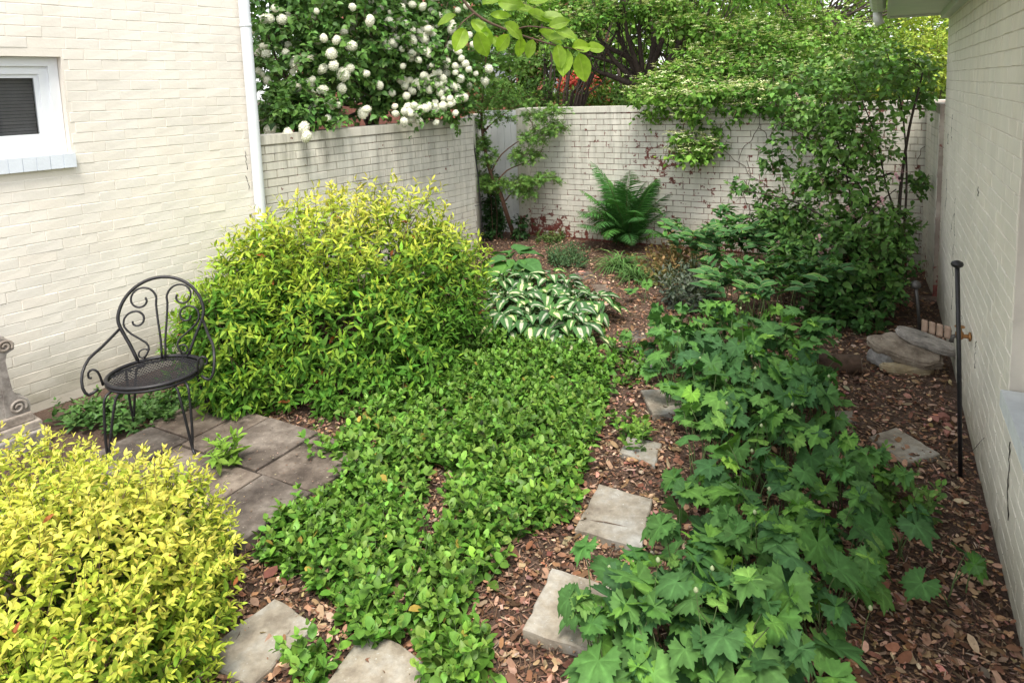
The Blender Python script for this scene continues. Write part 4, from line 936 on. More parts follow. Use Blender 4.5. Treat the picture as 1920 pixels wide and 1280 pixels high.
fl_px = [(598, 5, 6.3, 1.25), (585, 32, 6.3, .9), (548, 157, 6.1, 1.0), (580, 157, 6.1, 1.1), (582, 110, 6.2, .9), (644, 140, 6.2, 1.3), (641, 166, 6.2, 1.3), (655, 85, 6.4, 1.1), (712, 160, 6.5, .85), (577, 213, 6.0, 1.0), (615, 222, 6.0, .9), (510, 243, 5.95, 1.25), (570, 240, 5.9, 1.1), (575, 256, 5.85, 1.05), (540, 250, 5.95, .9), (605, 130, 6.2, 1.2), (685, 138, 6.4, 1.0), (657, 128, 6.3, .95), (725, 82, 6.6, .9), (735, 80, 6.6, .85), (485, 100, 6.2, 1.0), (540, 85, 6.3, .8), (645, 60, 6.5, .9), (597, 75, 6.3, .9), (531, 177, 6.1, 1.0), (600, 170, 6.1, .8), (735, 175, 6.7, .9), (615, 195, 6.05, .95), (586, 178, 6.1, .9), (500, 40, 6.3, .8), (540, 30, 6.3, .85), (475, 60, 6.2, .9)]
for i in range(46):
    t = rng.uniform(); fl_px.append((730 + 160 * t + rng.normal() * 26, 20 + 130 * t ** 0.8 + rng.normal() * 32, 6.7 + 0.4 * t, rng.uniform(0.7, 1.0)))
for i in range(30): t = i / 29; fl_px.append((735 + 115 * t + rng.normal() * 14, 198 + 10 * math.sin(t * 5) + rng.normal() * 13, 6.45 + 0.4 * t, rng.uniform(0.75, 1.05)))
for i in range(36): t = rng.uniform(); fl_px.append((725 + 150 * t, 60 + 120 * t + rng.normal() * 22, 6.6 + 0.35 * t, rng.uniform(0.6, 0.95)))
for i in range(34): fl_px.append((rng.uniform(480, 700), rng.uniform(-5, 235), 6.08, rng.uniform(0.6, 1.1)))
for i in range(24): fl_px.append((rng.uniform(700, 890), rng.uniform(0, 150), 6.9, rng.uniform(0.6, 1.0)))
for i in range(14): t = i / 13; fl_px.append((750 + 60 * t, 155 + rng.normal() * 10, 6.8, rng.uniform(0.75, 1.0)))
for i in range(26): fl_px.append((rng.uniform(640, 850), rng.uniform(-10, 60), 7.0, rng.uniform(0.7, 0.95)))
fb_ = [(*aty(x + 6, y + 8, Yd + 0.05), 0.10, 0.05, 0.09, 1) for x, y, Yd, s in fl_px]
foliage(vb, fb_, 83, 0.085, 0.13, 2, OVATE, (0.07, 0.16, 0.04), (0.16, 0.30, 0.07), M_gloss, 0.25, 0.1, 0.0, clip=behind_left, sticks=0)
for x, y, Yd, s in fl_px:
    c = aty(x, y, Yd)
    if not behind_left(c[None], 0)[0]: c = aty(x, y, Yd - 0.2)
    o = link('flower_head', fm, vb); o.location = tuple(c - base); k_ = 0.047 * s * rng.uniform(0.8, 1.15); o.scale = (k_ * rng.uniform(0.9, 1.1), k_ * rng.uniform(0.9, 1.1), k_ * rng.uniform(0.75, 1.0)); o.rotation_euler = tuple(rng.uniform(0, 6, 3))

# multi-stemmed dogwood behind the back wall
def limbs(root, lst, r0, r1, mat, name='limb', ground=None):
    for pts in lst:
        W = path(pts)
        if ground is not None: W = np.vstack([[ground[0], ground[1], 0.0], W])
        W = smooth_path(W, 4); MB().tube(W, np.linspace(r0, r1, len(W)), 7).build(name, mat, root, True)
tb_ = aty(1205, 165, 9.6); dg = empty('dogwood_tree', (tb_[0], tb_[1], 0)); tag(dg, 'dark many limbed dogwood tree with layered pale bracts behind the back wall', 'tree')
MB().tube(smooth_path([(tb_[0], tb_[1], 0), (tb_[0], tb_[1], 1.0), tuple(tb_)], 3), [0.14, 0.13, 0.125, 0.12, 0.115, 0.115, 0.11], 9).build('trunk', M_bark, dg, True)
z3 = lambda x, y: (940 + x / 2.976, y / 2.976)
lim = [[(790, 490), (780, 330), (770, 200), (770, 0), (760, -200)], [(790, 490), (700, 460), (600, 420), (540, 400), (430, 330)], [(800, 470), (700, 300), (650, 180), (640, 50), (600, -120)], [(860, 470), (850, 250), (820, 0), (830, -150)],
       [(860, 470), (960, 330), (1010, 230), (1090, 170), (1150, 80), (1210, -80)], [(840, 470), (740, 350), (600, 270), (400, 200), (300, 110)], [(860, 470), (940, 330), (1000, 200), (1060, 0)], [(800, 480), (760, 380), (700, 180), (690, 0)], [(800, 480), (640, 350), (520, 180), (480, 60)],
       [(850, 470), (870, 300), (920, 150), (960, -60)], [(790, 490), (690, 380), (560, 330), (450, 300)], [(870, 470), (1010, 380), (1120, 320), (1240, 270)], [(870, 470), (1000, 300), (1160, 220), (1250, 120)]]
for i, pts in enumerate(lim):
    Y0 = 9.6; W = np.array([tb_] + [aty(*z3(x, y), Y0 + (0.35 * ((i * 37) % 7 / 3 - 1)) * (k / (len(pts) - 1))) for k, (x, y) in enumerate(pts) if k])
    W = smooth_path(W, 5); MB().tube(W, np.linspace(0.055 if i % 2 else 0.045, 0.010, len(W)), 7).build('limb', M_bark, dg, True)
    rr2 = random.Random(i)
    for j in range(9):
        q = W[rr2.randrange(len(W) // 4, len(W))]; e_ = q + np.array([rr2.uniform(-0.5, 0.5), rr2.uniform(-0.3, 0.3), rr2.uniform(0.3, 0.9)]); MB().tube(smooth_path([q, (q + e_) / 2 + [rr2.uniform(-.05, .05), 0, 0.0], e_], 3), np.linspace(0.012, 0.004, 7), 4, False).build('branchlet', M_bark, dg)
lay = [(1160, 15, 9.3, 75, 12, 70), (1250, 20, 9.2, 70, 13, 70), (1290, 50, 9.0, 70, 14, 80), (1100, 35, 9.2, 70, 14, 60), (1070, 75, 9.1, 55, 16, 50), (1380, 60, 8.8, 95, 16, 110), (1450, 85, 8.6, 90, 16, 110), (1340, 105, 8.7, 80, 15, 100), (1300, 135, 8.5, 70, 15, 90), (1400, 125, 8.5, 100, 15, 110), (1250, 160, 8.4, 60, 16, 90), (1330, 165, 8.3, 80, 16, 110), (1440, 150, 8.4, 80, 18, 100), (1210, 180, 8.3, 35, 12, 45),
       (1300, 195, 8.0, 55, 13, 60), (1480, 40, 9.2, 100, 16, 90), (1560, 65, 9.0, 80, 18, 90), (1300, 215, 7.6, 50, 7, 26), (1335, 240, 7.55, 30, 7, 14), (1275, 262, 7.5, 28, 6, 16), (1325, 272, 7.45, 40, 7, 26), (1290, 290, 7.45, 48, 6, 26), (1245, 185, 7.75, 60, 10, 44), (1340, 180, 7.6, 80, 12, 70), (1430, 175, 7.4, 80, 14, 70), (1480, 200, 7.2, 60, 12, 50), (1400, 205, 7.3, 50, 8, 26), (1520, 215, 7.0, 60, 14, 40), (1560, 150, 7.2, 90, 22, 90), (1650, 130, 7.0, 80, 20, 80), (1010, 20, 9.4, 60, 16, 50), (1200, -30, 9.4, 160, 25, 120), (1400, -10, 9.2, 170, 25, 130), (1520, 120, 8.6, 70, 20, 90), (1230, 215, 7.9, 40, 10, 30)]
P, O, I = foliage(dg, [pblob(*l[:3], l[3], l[4], int(l[5] * 1.5), l[3] * l[2] / FOC * 0.7) for l in lay], 90, 0.082, 0.15, 3, OVATE, (0.08, 0.19, 0.035), (0.20, 0.36, 0.06), M_leaf, 0.3, 0.0, 0.0, clip=clear_back, sticks=2, stickr=0.0028)
r = np.random.default_rng(91); P = np.concatenate([P, P + r.normal(size=P.shape) * 0.05]); k = r.uniform(size=len(P)) < 0.85; k &= clear_back(P); Q = P[k] + np.column_stack([r.normal(size=(k.sum(), 2)) * 0.04, np.full(k.sum(), 0.07)])
bt = MB()
for i in range(4):
    a = i * math.pi / 2; bt.add([(0, 0, 0), (0.5 * math.cos(a - 0.4), 0.5 * math.sin(a - 0.4), 0.08), (math.cos(a), math.sin(a), 0.1), (0.5 * math.cos(a + 0.4), 0.5 * math.sin(a + 0.4), 0.08)], [(0, 1, 2, 3)])
a = r.uniform(0, 6.28, len(Q)); scatter('bracts', (np.array(bt.v), bt.f), Q, frames(np.column_stack([np.cos(a), np.sin(a), r.normal(size=len(Q)) * 0.15]), np.tile([0, 0, 1.0], (len(Q), 1)) + r.normal(size=(len(Q), 3)) * 0.2), r.uniform(0.03, 0.05, len(Q)), vary(np.tile((0.70, 0.74, 0.42), (len(Q), 1)), 0.12, r), M_leaf, dg)
# hanging spray twigs over the wall
for pts in ([(1275, 175, 8.2), (1290, 215, 7.8), (1305, 260, 7.6), (1300, 292, 7.55)], [(1300, 170, 8.2), (1330, 220, 7.8), (1345, 265, 7.6)]):
    MB().tube(smooth_path(path(pts), 4), np.linspace(0.008, 0.003, 4 * (len(pts) - 1) + 1), 4).build('branchlet', M_bark, dg)

# thicket of straight stems at the left of the dogwood
tk = empty('stem_thicket', tuple(aty(1060, 190, 10.6)[:2]) + (0.0,)); tag(tk, 'thicket of straight dark stems rising behind the left end of the back wall', 'shrub')
rr2 = random.Random(5); b0 = np.array(tk.location)
for i in range(26):
    x0 = 1020 + rr2.uniform(0, 75); x1 = x0 + (x0 - 1040) * rr2.uniform(0.6, 1.3) + rr2.uniform(-12, 12); y1 = rr2.uniform(20, 120)
    p0 = aty(x0, 200, 10.5 + rr2.uniform(-0.2, 0.2)); p1 = aty(x1, y1, 10.6); g_ = b0 * 0.7 + np.array([p0[0], p0[1], 0]) * 0.3; g_[2] = 0
    W = smooth_path([g_, p0, p0 * 0.5 + p1 * 0.5 + [0.02, 0, 0], p1], 3); MB().tube(W, np.linspace(0.022, 0.008, len(W)), 5, False).build('stem', M_bark, tk, True)
foliage(tk, [pblob(1010, 180, 10.2, 50, 25, 90, 0.3), pblob(960, 190, 10.2, 60, 22, 90, 0.3), pblob(1060, 110, 10.8, 110, 45, 160, 0.5), pblob(1150, 175, 10.9, 90, 30, 110, 0.4)], 95, 0.085, 0.2, 3, CHEAP, (0.05, 0.12, 0.03), (0.13, 0.24, 0.05), M_leaf, clip=clear_back)

# second dark-limbed tree to the right
t2 = empty('spreading_tree', tuple(aty(1520, 100, 11)[:2]) + (0.0,)); tag(t2, 'tree with fanned dark branches behind the right half of the back wall', 'tree')
g_ = np.array(t2.location); rr2 = random.Random(9); p0 = aty(1512, 95, 11)
MB().tube(smooth_path([g_, (g_ + p0) / 2, p0], 3), np.linspace(0.12, 0.09, 7), 8).build('trunk', M_bark, t2, True)
for i in range(30):
    f_ = i / 29; p2 = aty(1400 + 330 * f_ + rr2.uniform(-20, 20), -40 + 30 * f_ * f_ + rr2.uniform(-10, 40) * f_, 11 + rr2.uniform(-0.5, 0.5)); mid = p0 * 0.55 + p2 * 0.45 + np.array([rr2.uniform(-.15, .15), 0, rr2.uniform(-0.1, 0.1)])
    W = smooth_path([p0, mid, p2], 4); MB().tube(W, np.linspace(0.035, 0.010, len(W)), 5, False).build('limb', M_bark, t2, True)
foliage(t2, [pblob(1560, 110, 10.4, 150, 40, 260, 0.5), pblob(1680, 90, 10.2, 110, 45, 240, 0.5), pblob(1450, -10, 11, 200, 50, 260, 0.5), pblob(1740, 150, 9.8, 70, 40, 140, 0.4), pblob(1620, 160, 9.6, 160, 30, 220, 0.4), pblob(1660, 20, 11.2, 110, 40, 180, 0.4)], 96, 0.09, 0.2, 3, CHEAP, (0.10, 0.20, 0.03), (0.26, 0.38, 0.06), M_leaf, clip=clear_back)

# yellow green bush beside the right house, beyond the wall
yb = empty('lime_shrub', tuple(aty(1740, 170, 9.0)[:2]) + (0.0,)); tag(yb, 'lime green shrub beyond the wall next to the right house', 'shrub')
foliage(yb, [pblob(1745, 120, 8.9, 55, 55, 260, 0.4), pblob(1690, 150, 8.9, 60, 38, 200, 0.4), pblob(1750, 60, 9.3, 55, 45, 170, 0.4), (float(yb.location[0]), float(yb.location[1]), 1.2, 0.45, 0.4, 0.6, 120)], 97, 0.075, 0.17, 3, OVAL, (0.20, 0.32, 0.04), (0.38, 0.46, 0.07), M_leaf, clip=clear_back)
for i in range(5):
    e_ = aty(1700 + 18 * i, 130, 8.95); MB().tube(smooth_path([np.array(yb.location), (np.array(yb.location) + e_) / 2 + [0, 0, 0.2], e_], 3), np.linspace(0.016, 0.005, 7), 5).build('stem', M_bark, yb, True)

# red leaved maple, tall trees and a brick house far behind
def far_tree(name, px, py, Y, blobs, leaf, c1, c2, label, seed, cat='tree', group='trees beyond the walls', rad=0.12):
    c = aty(px, py, Y); root = empty(name, (c[0], c[1], 0)); tag(root, label, cat, group)
    MB().tube(smooth_path([(c[0], c[1], 0), (c[0] + 0.05, c[1], 1.5), (c[0], c[1], max(c[2], 2.2))], 3), np.linspace(rad, rad * 0.6, 7), 8).build('trunk', M_bark, root, True)
    for i, bq in enumerate(blobs[:5]):
        e_ = np.array(bq[:3]); s_ = np.array([c[0], c[1], 1.4]); MB().tube(smooth_path([s_, (s_ + e_) / 2 + [0, 0, 0.15], e_], 3), np.linspace(rad * 0.5, rad * 0.15, 7), 5).build('limb', M_bark, root, True)
    foliage(root, blobs, seed, leaf * 1.45, leaf * 2.6, 3, CHEAP, c1, c2, M_leaf, 0.25, 0.2, 0.25, sticks=0, name='crown', clip=clear_back); return root
far_tree('red_maple', 1085, 165, 12, [pblob(1085, 165, 12, 42, 24, 150, 0.4), pblob(1110, 190, 12, 40, 16, 80, 0.4)], 0.08, (0.36, 0.05, 0.04), (0.55, 0.12, 0.09), 'small red leaved maple glimpsed over the back wall', 100, rad=0.05)
far_tree('shade_tree', 720, 0, 12.5, [pblob(600, 60, 12.5, 200, 130, 650), pblob(800, 40, 12.8, 160, 120, 560), pblob(720, 120, 12, 130, 45, 200)], 0.14, (0.05, 0.12, 0.03), (0.11, 0.22, 0.05), 'tall green tree far behind the snowball shrub', 101)
far_tree('shade_tree', 980, 60, 14.5, [pblob(950, 20, 14.5, 90, 70, 260), pblob(1130, 60, 14, 150, 90, 520), pblob(1050, -20, 14, 130, 60, 300), pblob(1040, 110, 14, 90, 50, 220), pblob(930, 150, 14, 70, 50, 160)], 0.14, (0.08, 0.18, 0.03), (0.22, 0.38, 0.07), 'tall pale green tree far behind the stem thicket', 102)
far_tree('shade_tree', 1330, 60, 14, [pblob(1240, 100, 14, 150, 90, 560), pblob(1400, 60, 14, 160, 110, 560), pblob(1330, -30, 14, 220, 70, 480)], 0.15, (0.10, 0.21, 0.03), (0.25, 0.40, 0.07), 'tall green tree far behind the dogwood', 103)
far_tree('shade_tree', 1640, 60, 14, [pblob(1560, 110, 14, 150, 90, 480), pblob(1700, 70, 14, 140, 110, 480), pblob(1780, 140, 13.5, 90, 80, 260)], 0.15, (0.12, 0.23, 0.04), (0.26, 0.38, 0.07), 'tall sunlit tree far behind near the right house', 104)
far_tree('evergreen_shrub', 1160, 190, 11.5, [pblob(1160, 185, 11.5, 70, 22, 160, 0.4), pblob(1040, 195, 11.3, 80, 18, 140, 0.4)], 0.08, (0.07, 0.15, 0.03), (0.17, 0.27, 0.05), 'low green shrub just beyond the back wall behind the thicket', 105, 'shrub', rad=0.04)

M_red = simple('red_brick_far', (0.33, 0.12, 0.085), 0.8, 0.3, 12)
hb = aty(1000, 150, 19); fh = empty('brick_house', (hb[0], hb[1], 0)); tag(fh, 'red brick house with white windows glimpsed through the branches', 'house')
fx, fy = hb[0], hb[1]
hx0, hx1 = fx - 6.5, fx + 2.2
MB().box(((hx0 + hx1) / 2, fy + 2, 3), (hx1 - hx0, 4, 6)).build('wall', M_red, fh)
for wx, wz in ((fx - 0.95, 2.5), (fx + 0.75, 2.5), (fx - 2.9, 2.5), (fx - 4.9, 2.5), (fx - 0.95, 5.0), (fx + 0.75, 5.0)):
    wn = empty('window', (wx - fx, -0.05, wz)); wn.parent = fh
    MB().box((wx, fy - 0.05, wz), (0.95, 0.08, 1.5)).build('frame', M_white, wn); MB().box((wx, fy - 0.1, wz), (0.7, 0.03, 1.25)).build('pane', M_pane, wn); MB().box((wx, fy - 0.12, wz), (0.75, 0.03, 0.05)).build('glazing_bar', M_white, wn)
MB().add([(hx0 - .3, fy - .4, 6), (hx1 + .3, fy - .4, 6), (hx1 + .3, fy + 4.4, 6), (hx0 - .3, fy + 4.4, 6), (hx0 - .3, fy + 2, 8), (hx1 + .3, fy + 2, 8)], [(0, 1, 5, 4), (2, 3, 4, 5), (1, 2, 5), (3, 0, 4), (3, 2, 1, 0)]).build('roof', simple('grey_roof', (0.1, 0.1, 0.11), 0.9), fh)
# low brick wall seen under the snowball shrub
lw0 = aty(600, 215, 8.6); lw1 = aty(740, 205, 9.2)
M_red2 = simple('red_brick_near', (0.30, 0.13, 0.10), 0.8, 0.25, 14)
lw = empty('brick_outbuilding', (lw0[0], lw0[1], 0)); tag(lw, 'red brick wall of a shed glimpsed under the snowball branches', 'shed')
c_ = (lw0 + lw1) / 2; an = math.atan2(lw1[1] - lw0[1], lw1[0] - lw0[0])
MB().box((c_[0], c_[1] + 0.3, 0.93), (2.2, 0.2, 1.86), an).build('wall', simple('shed_mortar', (0.45, 0.38, 0.33), 0.9), lw)
dd_ = np.array([math.cos(an), math.sin(an)]); pp0 = np.array([c_[0], c_[1] + 0.3]) + np.array([dd_[1], -dd_[0]]) * 0.1 - dd_ * 1.1
brick_face(lw, pp0, pp0 + dd_ * 2.2, 1.2, 1.86, M_red2, seed=77, depth=0.01)

# ------------------------------------------------------------------ tall shrub with pink flowers by the back wall
ps_b = at(1640, 585, 0); ps = empty('flowering_shrub', (ps_b[0], ps_b[1], 0)); tag(ps, 'tall dark green shrub with small pink flowers beside the right end wall', 'shrub')
def clear_r(P):
    s = (P[:, :2] - R0) @ nR; s2 = (P[:, :2] - S1) @ np.array([0.92, -0.39]); return clear_back(P) & (s < -0.03) & ((s2 < -0.02) | (P[:, 2] > 1.75))
pbl = [pblob(1600, 510, 5.3, 95, 85, 330, 0.35), pblob(1640, 430, 5.6, 75, 60, 150, 0.3), pblob(1560, 450, 5.6, 70, 45, 80, 0.3), pblob(1580, 350, 5.8, 85, 45, 85, 0.3), pblob(1530, 330, 6.0, 55, 30, 40, 0.2), pblob(1600, 270, 5.9, 85, 45, 100, 0.3), pblob(1540, 240, 6.1, 90, 40, 70, 0.25), pblob(1620, 190, 5.9, 90, 45, 80, 0.3), pblob(1510, 185, 6.2, 85, 35, 50, 0.3), pblob(1690, 130, 5.9, 55, 40, 60, 0.3), pblob(1610, 110, 6.1, 70, 30, 45, 0.3), pblob(1480, 140, 6.3, 60, 30, 35, 0.3),
       pblob(1455, 300, 6.3, 30, 30, 22, 0.1), pblob(1445, 395, 6.2, 25, 55, 45, 0.1), pblob(1490, 410, 6.0, 40, 40, 60, 0.2), pblob(1500, 490, 5.7, 40, 45, 80, 0.2), pblob(1720, 340, 6.0, 30, 20, 18, 0.1), pblob(1730, 180, 5.9, 30, 20, 24, 0.1), pblob(1400, 355, 6.4, 30, 12, 14, 0.1), pblob(1590, 580, 5.1, 80, 30, 100, 0.3)]
P, O, I = foliage(ps, pbl, 110, 0.080, 0.16, 3, OVATE, (0.05, 0.125, 0.03), (0.15, 0.29, 0.06), M_gloss, 0.3, 0.15, 0.1, sun_ztone=(1.1, 1.6), clip=clear_r, zmin=0.05, sticks=2, stickr=0.0022)  # sunlit lightening of the upper leaves is put into their colour by height
stem_px = [[(1665, 590, 5.35), (1675, 480, 5.6), (1683, 430, 5.7), (1690, 340, 5.8), (1705, 240, 5.8), (1722, 170, 5.8), (1728, 130, 5.8), (1700, 112, 5.8)], [(1680, 480, 5.6), (1690, 440, 5.65), (1678, 400, 5.7), (1660, 340, 5.75), (1640, 250, 5.8), (1600, 150, 5.9)], [(1665, 590, 5.35), (1655, 480, 5.6), (1630, 380, 5.7), (1560, 290, 5.9), (1460, 228, 6.1)],
           [(1660, 590, 5.3), (1620, 500, 5.5), (1560, 420, 5.7), (1480, 375, 6.0), (1390, 358, 6.2)], [(1690, 340, 5.8), (1670, 325, 5.8), (1620, 345, 5.8), (1570, 320, 5.85)], [(1655, 590, 5.3), (1610, 440, 5.6), (1580, 300, 5.9), (1540, 180, 6.1)], [(1660, 590, 5.3), (1690, 470, 5.6), (1700, 330, 5.75), (1690, 200, 5.85), (1660, 90, 5.95)], [(1660, 590, 5.3), (1600, 480, 5.4), (1630, 400, 5.5), (1680, 355, 5.6)]]
for i, pts in enumerate(stem_px):
    W = smooth_path(path(pts), 4); MB().tube(W, np.linspace(0.020 if i == 0 else 0.013, 0.004, len(W)), 6).build('stem', M_bark, ps, True)
rr2 = random.Random(21)
for x, y, dx in [(1400, 430, 0.2), (1430, 400, -0.3), (1460, 420, 0.1), (1480, 330, -0.5), (1420, 300, 0.4), (1500, 260, -0.6), (1440, 350, -0.8), (1385, 300, 0.3), (1720, 330, 0.2)]:
    W = []                                  # bare runners clinging to the back wall
    for k in range(9):
        W.append(on_plane(x, y, B0, nB, 0.009 + 0.004 * rr2.random())); x += dx * 14 + rr2.uniform(-9, 9); y -= rr2.uniform(6, 16)
        if y < 198: break
    if len(W) > 2: MB().tube(smooth_path(W, 2), 0.0028, 4).build('runner', M_twig, ps)
W = smooth_path(path([(1700, 508, 5.75), (1683, 430, 5.75), (1690, 345, 5.8)]), 4)
M_pink = simple('pale_pink_petal', (0.72, 0.42, 0.46), 0.6, 0.12, 30)
fb = MB(); r = np.random.default_rng(115)
for i in range(11):
    c = np.array([r.normal() * 0.35, r.normal() * 0.35, i / 11 * 2 - 1.0]); a0 = r.uniform(0, 6); tl_ = r.normal(size=3) * 0.3
    for k in range(5):
        a = a0 + k * 1.2566; fb.add([c, c + np.array([0.28 * math.cos(a - .45), 0.28 * math.sin(a - .45), 0.08]) + tl_ * 0.28 * math.cos(a), c + np.array([0.45 * math.cos(a), 0.45 * math.sin(a), 0.02]) + tl_ * 0.4 * math.cos(a), c + np.array([0.28 * math.cos(a + .45), 0.28 * math.sin(a + .45), 0.08]) + tl_ * 0.28 * math.cos(a)], [(0, 1, 2, 3)])
pm = fb.mesh('flower_cluster', M_pink)
for x, y, Yd, s in [(1540, 385, 5.55, 1.0), (1538, 460, 5.3, 1.2), (1540, 475, 5.3, 1.1), (1537, 445, 5.3, 1.0), (1545, 497, 5.25, 1.3), (1563, 500, 5.25, 1.1), (1530, 512, 5.25, .9), (1560, 470, 5.3, .8), (1655, 375, 5.4, 1.2), (1647, 383, 5.4, .9), (1590, 392, 5.4, 1.0), (1542, 340, 5.6, .9), (1640, 288, 5.6, 1.0), (1682, 330, 5.6, 1.3), (1690, 320, 5.65, 1.1), (1620, 320, 5.6, .6), (1505, 575, 5.2, .8), (1522, 585, 5.2, .8), (1550, 420, 5.4, .8), (1600, 405, 5.4, .8), (1460, 455, 5.8, .7), (1500, 300, 5.9, .6), (1495, 178, 6.0, .8), (1580, 218, 5.8, .6)]:
    o = link('flower_cluster', pm, ps); o.location = tuple(aty(x, y, Yd) - np.array(ps.location)); o.scale = (0.026 * s,) * 3; o.rotation_euler = tuple(rng.uniform(-0.7, 0.7, 3))

# ------------------------------------------------------------------ slender maple, climber and wire obelisk by the gate
mb_ = at(965, 445, 0); mp = empty('maple_tree', (mb_[0], mb_[1], 0)); tag(mp, 'slender young maple with layered leaves in front of the gate', 'tree')
Ym = mb_[1]
tk_ = [(962, 440), (948, 395), (938, 362), (922, 332), (914, 302), (906, 262), (903, 215), (906, 170), (910, 120), (915, 60)]
W = smooth_path([mb_] + [aty(x, y, Ym - 0.3) for x, y in tk_[1:]], 3); MB().tube(W, np.linspace(0.030, 0.008, len(W)), 8).build('trunk', M_bark2, mp, True)
for pts in ([(945, 380), (960, 362), (985, 350), (1000, 335)], [(930, 345), (950, 320), (985, 305), (1010, 292), (1020, 268)], [(920, 325), (940, 290), (980, 260), (1010, 245), (1050, 228)], [(915, 305), (895, 300), (870, 345)], [(905, 250), (930, 225), (960, 205), (980, 195)], [(905, 220), (885, 195), (860, 190)], [(903, 215), (925, 180), (950, 165)], [(935, 360), (905, 350), (880, 348)], [(905, 170), (880, 130), (870, 80)], [(908, 140), (935, 100), (960, 80)], [(975, 265), (1000, 240), (985, 215)], [(890, 320), (850, 290), (835, 275)]):
    W = smooth_path([aty(x, y, Ym - 0.3 + (0.02 * i_ if x > 930 else -0.05 * i_)) for i_, (x, y) in enumerate(pts)], 3); MB().tube(W, np.linspace(0.010, 0.0035, len(W)), 5).build('branch', M_bark2, mp, True)
star = MB()
for i in range(5):
    a = (i - 2) * 0.62; l_ = (0.7, 0.92, 1.0, 0.92, 0.7)[i]; star.add([(0, 0, 0), (0.45 * l_ * math.sin(a - .2), 0.45 * l_ * math.cos(a - .2), 0.02), (l_ * math.sin(a), l_ * math.cos(a), -0.12), (0.45 * l_ * math.sin(a + .2), 0.45 * l_ * math.cos(a + .2), 0.02)], [(0, 3, 2, 1)])
STAR = (np.array(star.v), star.f)
mblobs = [pblob(x, y, Ym - 0.35, a_ * 1.15, b_, int(n_ * 2.2), a_ * Ym / FOC * 0.8) for x, y, a_, b_, n_ in [(900, 345, 38, 10, 40), (960, 345, 45, 13, 55), (1010, 335, 40, 9, 38), (985, 290, 32, 13, 36), (1000, 258, 30, 10, 26), (1030, 238, 34, 12, 36), (1010, 215, 30, 10, 24), (905, 290, 26, 18, 34), (895, 265, 22, 14, 22), (925, 220, 40, 14, 32), (885, 195, 35, 14, 26), (960, 185, 50, 14, 36), (1040, 205, 28, 8, 16), (930, 150, 50, 22, 36), (890, 100, 45, 30, 40), (960, 100, 45, 25, 36), (910, 50, 60, 25, 40), (900, 330, 20, 8, 14), (985, 360, 24, 8, 16)]]
foliage(mp, mblobs, 120, 0.058, 0.10, 3, STAR, (0.12, 0.25, 0.06), (0.24, 0.40, 0.09), M_leaf, 0.25, 0.0, 0.0, sticks=2, stickr=0.0018, planar=True, clip=lambda P: behind_left(P) & clear_back(P))

ob_c = at(893, 455, 0); ob_c = np.array([ob_c[0] * 1.0 + 0.02, ob_c[1] - 0.75, 0]); M_iron = simple('black_iron', (0.022, 0.021, 0.024), 0.42, 0.3, 30, 0.2, 0.3)
obl = empty('wire_obelisk', tuple(ob_c)); tag(obl, 'slim black wire obelisk trellis at the end of the left wall', 'trellis')
for i in range(4):
    a = math.pi / 4 + i * math.pi / 2; MB().tube([ob_c + [0.15 * math.cos(a), 0.15 * math.sin(a), 0], ob_c + [0.11 * math.cos(a), 0.11 * math.sin(a), 0.9], ob_c + [0.035 * math.cos(a), 0.035 * math.sin(a), 1.5], ob_c + [0, 0, 1.66]], 0.0045, 5).build('rod', M_iron, obl)
for z, q in ((0.3, 0.137), (0.62, 0.122), (0.95, 0.105), (1.25, 0.07)):
    MB().tube([ob_c + [q * math.cos(t), q * math.sin(t), z] for t in np.linspace(0, 2 * math.pi, 17)], 0.0035, 4, False).build('ring', M_iron, obl)
cl_b = at(925, 452, 0); cv = empty('climbing_vine', (cl_b[0], cl_b[1] - 0.2, 0)); tag(cv, 'dark leaved climbing vine in front of the white gate', 'vine')
foliage(cv, [pblob(925, 400, Ym + 0.02, 20, 52, 120, 0.1), pblob(920, 440, Ym - 0.05, 22, 22, 50, 0.12), pblob(918, 330, Ym + 0.02, 12, 35, 30, 0.08), pblob(905, 250, Ym, 10, 40, 16, 0.06), pblob(975, 425, Ym - 0.2, 22, 20, 26, 0.1)], 125, 0.07, 0.12, 3, OVATE, (0.025, 0.07, 0.02), (0.055, 0.13, 0.035), M_gloss, 0.35, 0.0, 0.0, zmin=0.05)
for pts in ([(925, 450), (922, 400), (918, 330), (908, 250), (900, 210)], [(930, 450), (932, 400), (925, 350)]):
    MB().tube(smooth_path([aty(x, y, Ym - 0.15) for x, y in pts], 3), 0.005, 5).build('stem', M_twig, cv)

